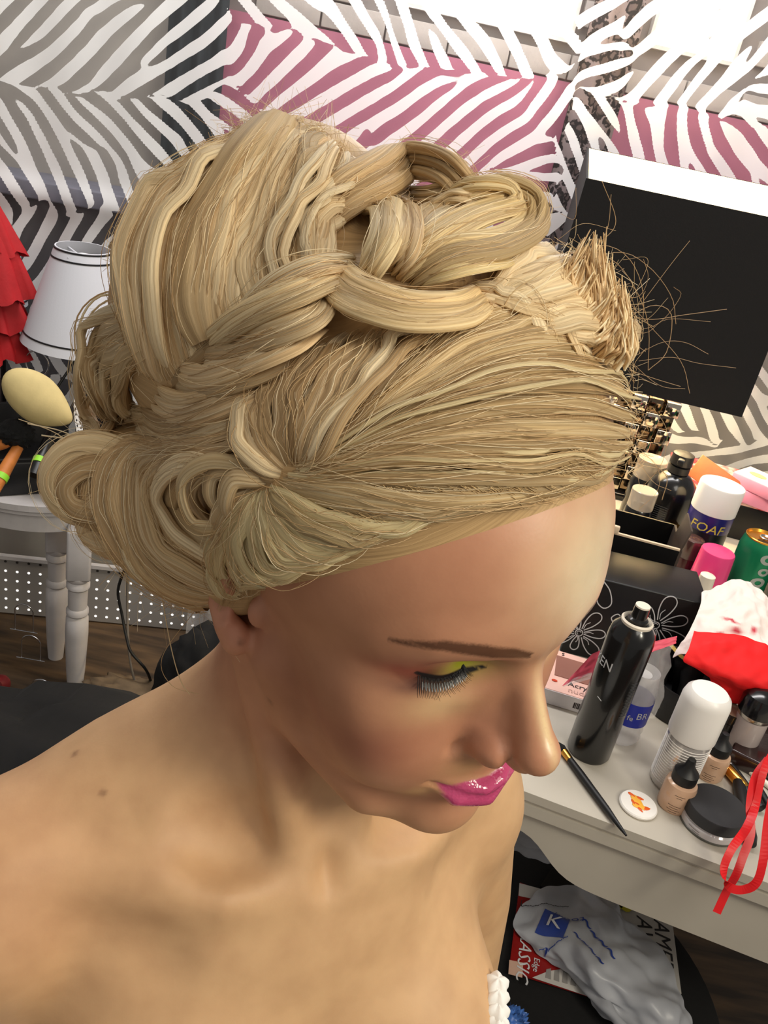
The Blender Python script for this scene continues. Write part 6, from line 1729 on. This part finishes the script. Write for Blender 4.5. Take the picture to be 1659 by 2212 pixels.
# square lamp with black shade and mirrored block base
def square_lamp():
    c = np.array([0.432, 1.800]); rz = -0.10; zb, zt = 1.025, 1.365; bx0 = 0.062
    wb, wt = 0.197, 0.190
    lp = empty('square_lamp', (c[0], c[1], VZ), rz, 'table lamp with large square black shade and mirrored block base', 'lamp')
    z0, z1 = zb - VZ, zt - VZ
    mbs = mat('black_shade', srgb(17, 15, 16), 0.85, bump=0.08, bscale=400); mws = mat('white_lining', srgb(246, 238, 220), 0.8)
    def ring(w, z, t): return [(-w + t, -w + t, z), (w - t, -w + t, z), (w - t, w - t, z), (-w + t, w - t, z)]
    V = ring(wb, z0, 0) + ring(wt, z1, 0) + ring(wb, z0, 0.004) + ring(wt, z1, 0.004)
    F = []
    for i in range(4):
        j = (i + 1) % 4; F += [(i, j, 4 + j, 4 + i), (4 + i, 4 + j, 12 + j, 12 + i), (8 + j, 8 + i, i, j)]
    sh = meshobj('lamp_shade', V, F, mbs, lp); sh.rotation_euler = (0.10, 0, 0); sh.location = (0, -0.02, 0.0)
    V2 = ring(wb, z0 + 0.001, 0.0045) + ring(wt, z1 - 0.0005, 0.0045)
    F2 = [((i + 1) % 4, i, 4 + i, 4 + (i + 1) % 4) for i in range(4)]
    meshobj('shade_lining', V2, F2, mws, sh)
    tube('stem', [(bx0, 0, 0.19), (bx0, 0, 0.30), (0.01, -0.035, 0.345), (0, -0.04, z1 - 0.258)], 0.008, mmetal, lp, 14, ns=20)
    lathe('bulb', [(0, z1 - 0.265), (0.014, z1 - 0.26), (0.016, z1 - 0.23), (0.032, z1 - 0.19), (0.030, z1 - 0.17), (0.014, z1 - 0.156), (0, z1 - 0.154)], mat('lit_bulb', (1, 1, 1), 0.3, emit=(1.0, 0.78, 0.45), estr=420.0), lp, 24, (0, -0.04, 0))
    box('foot', (bx0, 0, 0.008), (0.15, 0.15, 0.016), mblack, lp, 0.004)
    # stacked mirrored blocks, alternately proud and set back
    mm1 = mat('mirror_block', srgb(206, 196, 184), 0.06, 1.0); mm2 = mat('smoked_mirror', srgb(120, 104, 86), 0.08, 1.0)
    s = 0.031; proto = {}
    for k in range(7):
        for i in range(4):
            for j in range(4):
                if 0 < i < 3 and 0 < j < 3: continue
                alt = (i + j + k) % 2
                x, y = (i - 1.5) * s, (j - 1.5) * s
                g = 1.0 + (0.10 if alt else -0.02)
                if alt not in proto:
                    b = box('mirror_block', (0, 0, 0), (s * 0.97, s * 0.97, s * 0.97), mm1 if alt else mm2, lp, 0.0012); proto[alt] = b
                else:
                    b = proto[alt].copy(); COL.objects.link(b)
                b.location = (bx0 + x * g, y * g, 0.016 + s * (k + 0.5)); 
    return lp
sl = square_lamp()
# ------------------------------------------------------------ under the table: black ottoman with papers and bags
OZ = 0.35
oc_ = np.array([0.36, 0.82])
ott = empty('round_ottoman', (oc_[0], oc_[1], 0), 0, 'round black fabric ottoman under the vanity table', 'ottoman')
mott = mat('black_fabric', srgb(15, 14, 14), 0.95, noise=0.25, nscale=40, bump=0.2, bscale=250)
OR_ = 0.255
lathe('ottoman_body', [(0, 0.01), (OR_ * 0.94, 0.01), (OR_ * 0.96, 0.03), (OR_ * 0.96, OZ - 0.05), (0, OZ - 0.05)], mott, ott, 64)
lathe('cushion', [(OR_ * 0.96, OZ - 0.052), (OR_, OZ - 0.04), (OR_, OZ - 0.016), (OR_ * 0.97, OZ - 0.004), (OR_ * 0.9, OZ), (0, OZ)], mott, ott, 64)
for a in (0.6, 2.2, 3.8, 5.3): lathe('foot', [(0, 0), (0.02, 0), (0.022, 0.012), (0, 0.012)], mblk, ott, 16, (OR_ * 0.75 * math.cos(a), OR_ * 0.75 * math.sin(a), 0))
def flat4(name, pts, z, h, m, label, cat):
    P = [atz(x, y, z) for x, y in pts]; c = sum(P) / 4
    o = empty(name, (c[0], c[1], z), 0, label, cat)
    body = plate('sheet', [(p[0], p[1]) for p in P], z, z + h, m, o, (c[0], c[1], z))
    return o, P, c
mpaper = mat('newsprint', srgb(190, 186, 180), 0.8, noise=0.06, nscale=30)
o, P, c = flat4('newspaper', [(1200, 2085), (1470, 2150), (1450, 1990), (1290, 1950)], OZ + 0.001, 0.004, mpaper, 'white newspaper with bold letters lying on the black ottoman', 'newspaper')
ex = P[1] - P[2]; ex = ex / np.linalg.norm(ex); ey = np.array([-ex[1], ex[0], 0.0])
mink = mat('ink', srgb(38, 36, 38), 0.7)
def lay(o, c, s, px, py, z, size, m, xdir, **kw):
    Pq = atz(px, py, z); y = np.array([-xdir[1], xdir[0], 0.0])
    mt = face_mtx((Pq[0] - c[0], Pq[1] - c[1], z - o.location[2] + 0.0005), xdir, y)
    return text('print', s, m, None, None, size, o, ext=0.0002, mtx=mt, **kw)
lay(o, c, 'AMERI', 1432, 2045, OZ + 0.005, 0.034, mink, ex, shear=0.2)
lay(o, c, 'AWE', 1393, 2025, OZ + 0.005, 0.034, mink, ex, shear=0.2)
mmag = mat('red_magazine', srgb(140, 26, 24), 0.3, noise=0.3, nscale=10)
o, P, c = flat4('magazine', [(1098, 2100), (1275, 2155), (1260, 1960), (1122, 1910)], OZ + 0.006, 0.004, mmag, 'red and white magazine lying on the ottoman beside the arm', 'magazine')
ex2 = P[0] - P[3]; ex2 = ex2 / np.linalg.norm(ex2)
lay(o, c, 'JURASSIC', 1133, 2050, OZ + 0.0105, 0.026, mprint, ex2, shear=0.25)
lay(o, c, 'Edge', 1158, 2085, OZ + 0.0105, 0.012, mprint, ex2)
def slab(o, c, pts, z, h, m, nm): return plate(nm, [(p[0], p[1]) for p in [atz(x, y, z) for x, y in pts]], z, z + h, m, o, (c[0], c[1], o.location[2]))
slab(o, c, [(1098, 2104), (1128, 2112), (1130, 2080), (1100, 2074)], OZ + 0.010, 0.0005, mat('skin_print', srgb(196, 160, 140), 0.5), 'photo_print')
slab(o, c, [(1150, 2112), (1272, 2153), (1268, 2085), (1185, 2098)], OZ + 0.010, 0.0005, mpaper, 'text_panel')
for k in range(5): slab(o, c, [(1178 + k * 18, 2112 + k * 5), (1190 + k * 18, 2116 + k * 5), (1190 + k * 18, 2092 + k * 2), (1180 + k * 18, 2094 + k * 2)], OZ + 0.0106, 0.0003, mat('grey_ink', srgb(140, 136, 132), 0.7), 'text_block')
slab(o, c, [(1120, 1935), (1165, 1945), (1185, 1925), (1122, 1908)], OZ + 0.010, 0.0005, mpaper, 'cover_corner')
# hang-card package
mpkg = mat('black_card_package', srgb(30, 29, 28), 0.3)
o, P, c = flat4('hang_card', [(1165, 1920), (1390, 1975), (1350, 1905), (1190, 1880)], OZ + 0.001, 0.006, mpkg, 'black hang card with yellow splash and patterned square under the table', 'package')
ex3 = P[1] - P[0]; ex3 = ex3 / np.linalg.norm(ex3)
lay(o, c, 'SHOW-O', 1322, 1912, OZ + 0.0075, 0.020, mat('grey_print', srgb(128, 126, 124), 0.5), ex3)
mylw = mat('yellow_splash', srgb(196, 186, 44), 0.5)
Q = atz(1258, 1893, OZ + 0.0075)
pts = []
for k in range(22):
    a = 2 * math.pi * k / 22; rr = 0.017 * (1.0 + (0.22 if k % 2 else -0.05)); pts.append((Q[0] + rr * math.cos(a) * 1.1, Q[1] + rr * math.sin(a)))
plate('splash_print', pts, OZ + 0.0072, OZ + 0.0078, mylw, o, (c[0], c[1], o.location[2]))
for (x, y) in [(1330, 1945), (1350, 1950)]:
    Q = atz(x, y, OZ + 0.0075); plate('leaf_print', [(Q[0] + 0.012 * math.cos(a) , Q[1] + 0.017 * math.sin(a)) for a in np.linspace(0, 6.0, 14)], OZ + 0.0072, OZ + 0.0078, mylw, o, (c[0], c[1], o.location[2]))
# carrier bag, crumpled, with its print
mplas = mat('white_carrier_plastic', srgb(172, 174, 180), 0.35, alpha=0.9, noise=0.04)
L_ = lambda x, y, z: atz(x, y, z)
cb = empty('carrier_bag', tuple(L_(1300, 2060, OZ + 0.01)), 0, 'crumpled white plastic carrier bag with blue print on the ottoman', 'bag')
z1, z2, z3 = OZ + 0.014, OZ + 0.035, OZ + 0.06
bag = cloth('bag_film', [[L_(1115, 1975, z1), L_(1170, 1925, z1), L_(1250, 1915, z1), L_(1310, 1940, z2), L_(1330, 1975, z1)],
                   [L_(1110, 2005, z1), L_(1180, 1985, z2), L_(1260, 1985, z2), L_(1320, 2000, z3), L_(1380, 2010, z1)],
                   [L_(1140, 2035, z1), L_(1200, 2045, z2), L_(1270, 2060, z3), L_(1340, 2050, z3), L_(1440, 2060, z2)],
                   [L_(1190, 2075, z1), L_(1240, 2095, z2), L_(1300, 2115, z3), L_(1380, 2120, z3), L_(1470, 2130, z2)],
                   [L_(1250, 2120, z1), L_(1290, 2150, z2), L_(1350, 2180, z2), L_(1430, 2190, z3), L_(1490, 2180, z2)],
                   [L_(1300, 2190, z1), L_(1340, 2220, z2), L_(1400, 2250, z2), L_(1460, 2250, z2), L_(1510, 2250, z1)]], 60, 66, mplas, None, None, 0.013, 9, sc=3.5)
def bchild(o):
    o.parent = cb; o.matrix_parent_inverse = Matrix.Translation(cb.location).inverted(); return o
bchild(bag)
mbl = mat('blue_ink', srgb(38, 62, 140), 0.5)
_bb = BVHTree.FromPolygons([v.co.copy() for v in bag.data.vertices], [tuple(p.vertices) for p in bag.data.polygons])
def onbag(s, px, py, size, ang, m=mbl, **kw):
    t = text('print', s, m, (0, 0, 0), (0, 0, 0), size, None, ext=0.0, **kw)
    c0 = atz(px, py, z2); ca_, sa_ = math.cos(ang), math.sin(ang)
    for v in t.data.vertices:
        x = c0[0] + v.co.x * ca_ - v.co.y * sa_; y = c0[1] + v.co.x * sa_ + v.co.y * ca_
        r = _bb.ray_cast(Vector((x, y, OZ + 0.3)), Vector((0, 0, -1)))
        v.co = (x, y, (r[0].z if r[0] is not None else z2) + (0.0030 if m is mprint else 0.0016))
    bchild(t)
onbag('today.', 1222, 1985, 0.020, 2.9 + math.pi * 0)
onbag('~~~~~~~~~~', 1180, 1945, 0.014, 0.25, mink)
onbag('~~~~', 1285, 2050, 0.034, -1.2)
onbag('~~~~', 1262, 2070, 0.028, -1.1)
onbag('~~~~~', 1192, 2045, 0.016, 0.5)
Q = atz(1195, 1997, z2); bmq = bmesh.new(); bmesh.ops.create_grid(bmq, x_segments=8, y_segments=8, size=0.019)
for v in bmq.verts:
    x, y = v.co.x, v.co.y * 1.25; X = Q[0] + x * math.cos(-0.4) - y * math.sin(-0.4); Y = Q[1] + x * math.sin(-0.4) + y * math.cos(-0.4)
    rr_ = _bb.ray_cast(Vector((X, Y, OZ + 0.3)), Vector((0, 0, -1))); v.co = (X, Y, (rr_[0].z if rr_[0] is not None else z2) + 0.0010)
bchild(bmobj('logo_square', bmq, mbl, None, True))
onbag('K', 1195, 1997, 0.034, -0.4, mprint)
# grey tulle hanging behind
mtul = mat('grey_tulle', srgb(150, 152, 158), 0.8, noise=0.15, nscale=12)
cloth('grey_tulle', [[att(1120, 1740, 1.16), att(1180, 1770, 1.16), att(1260, 1800, 1.17), att(1385, 1855, 1.18)],
                     [att(1118, 1800, 1.18), att(1180, 1812, 1.16), att(1260, 1845, 1.18), att(1385, 1880, 1.19)],
                     [att(1112, 1835, 1.2), att(1190, 1862, 1.18), att(1255, 1862, 1.2), att(1370, 1895, 1.2)]], 40, 20, mtul, 'grey tulle fabric hanging under the table top', 'fabric', 0.014, 4, sc=3.0)
# blue wrapper at the lower left
wr = cloth('blue_wrapper', [[atz(1075, 2180, OZ + 0.02), atz(1105, 2172, OZ + 0.03), atz(1135, 2190, OZ + 0.02)], [atz(1070, 2215, OZ + 0.02), atz(1105, 2210, OZ + 0.04), atz(1138, 2212, OZ + 0.02)], [atz(1065, 2245, OZ + 0.01), atz(1100, 2250, OZ + 0.02), atz(1130, 2240, OZ + 0.01)]], 24, 24, mat('blue_foil', srgb(70, 112, 186), 0.3, noise=0.5, nscale=60), 'crumpled blue wrapper next to the white ruffle', 'wrapper', 0.012, 6)
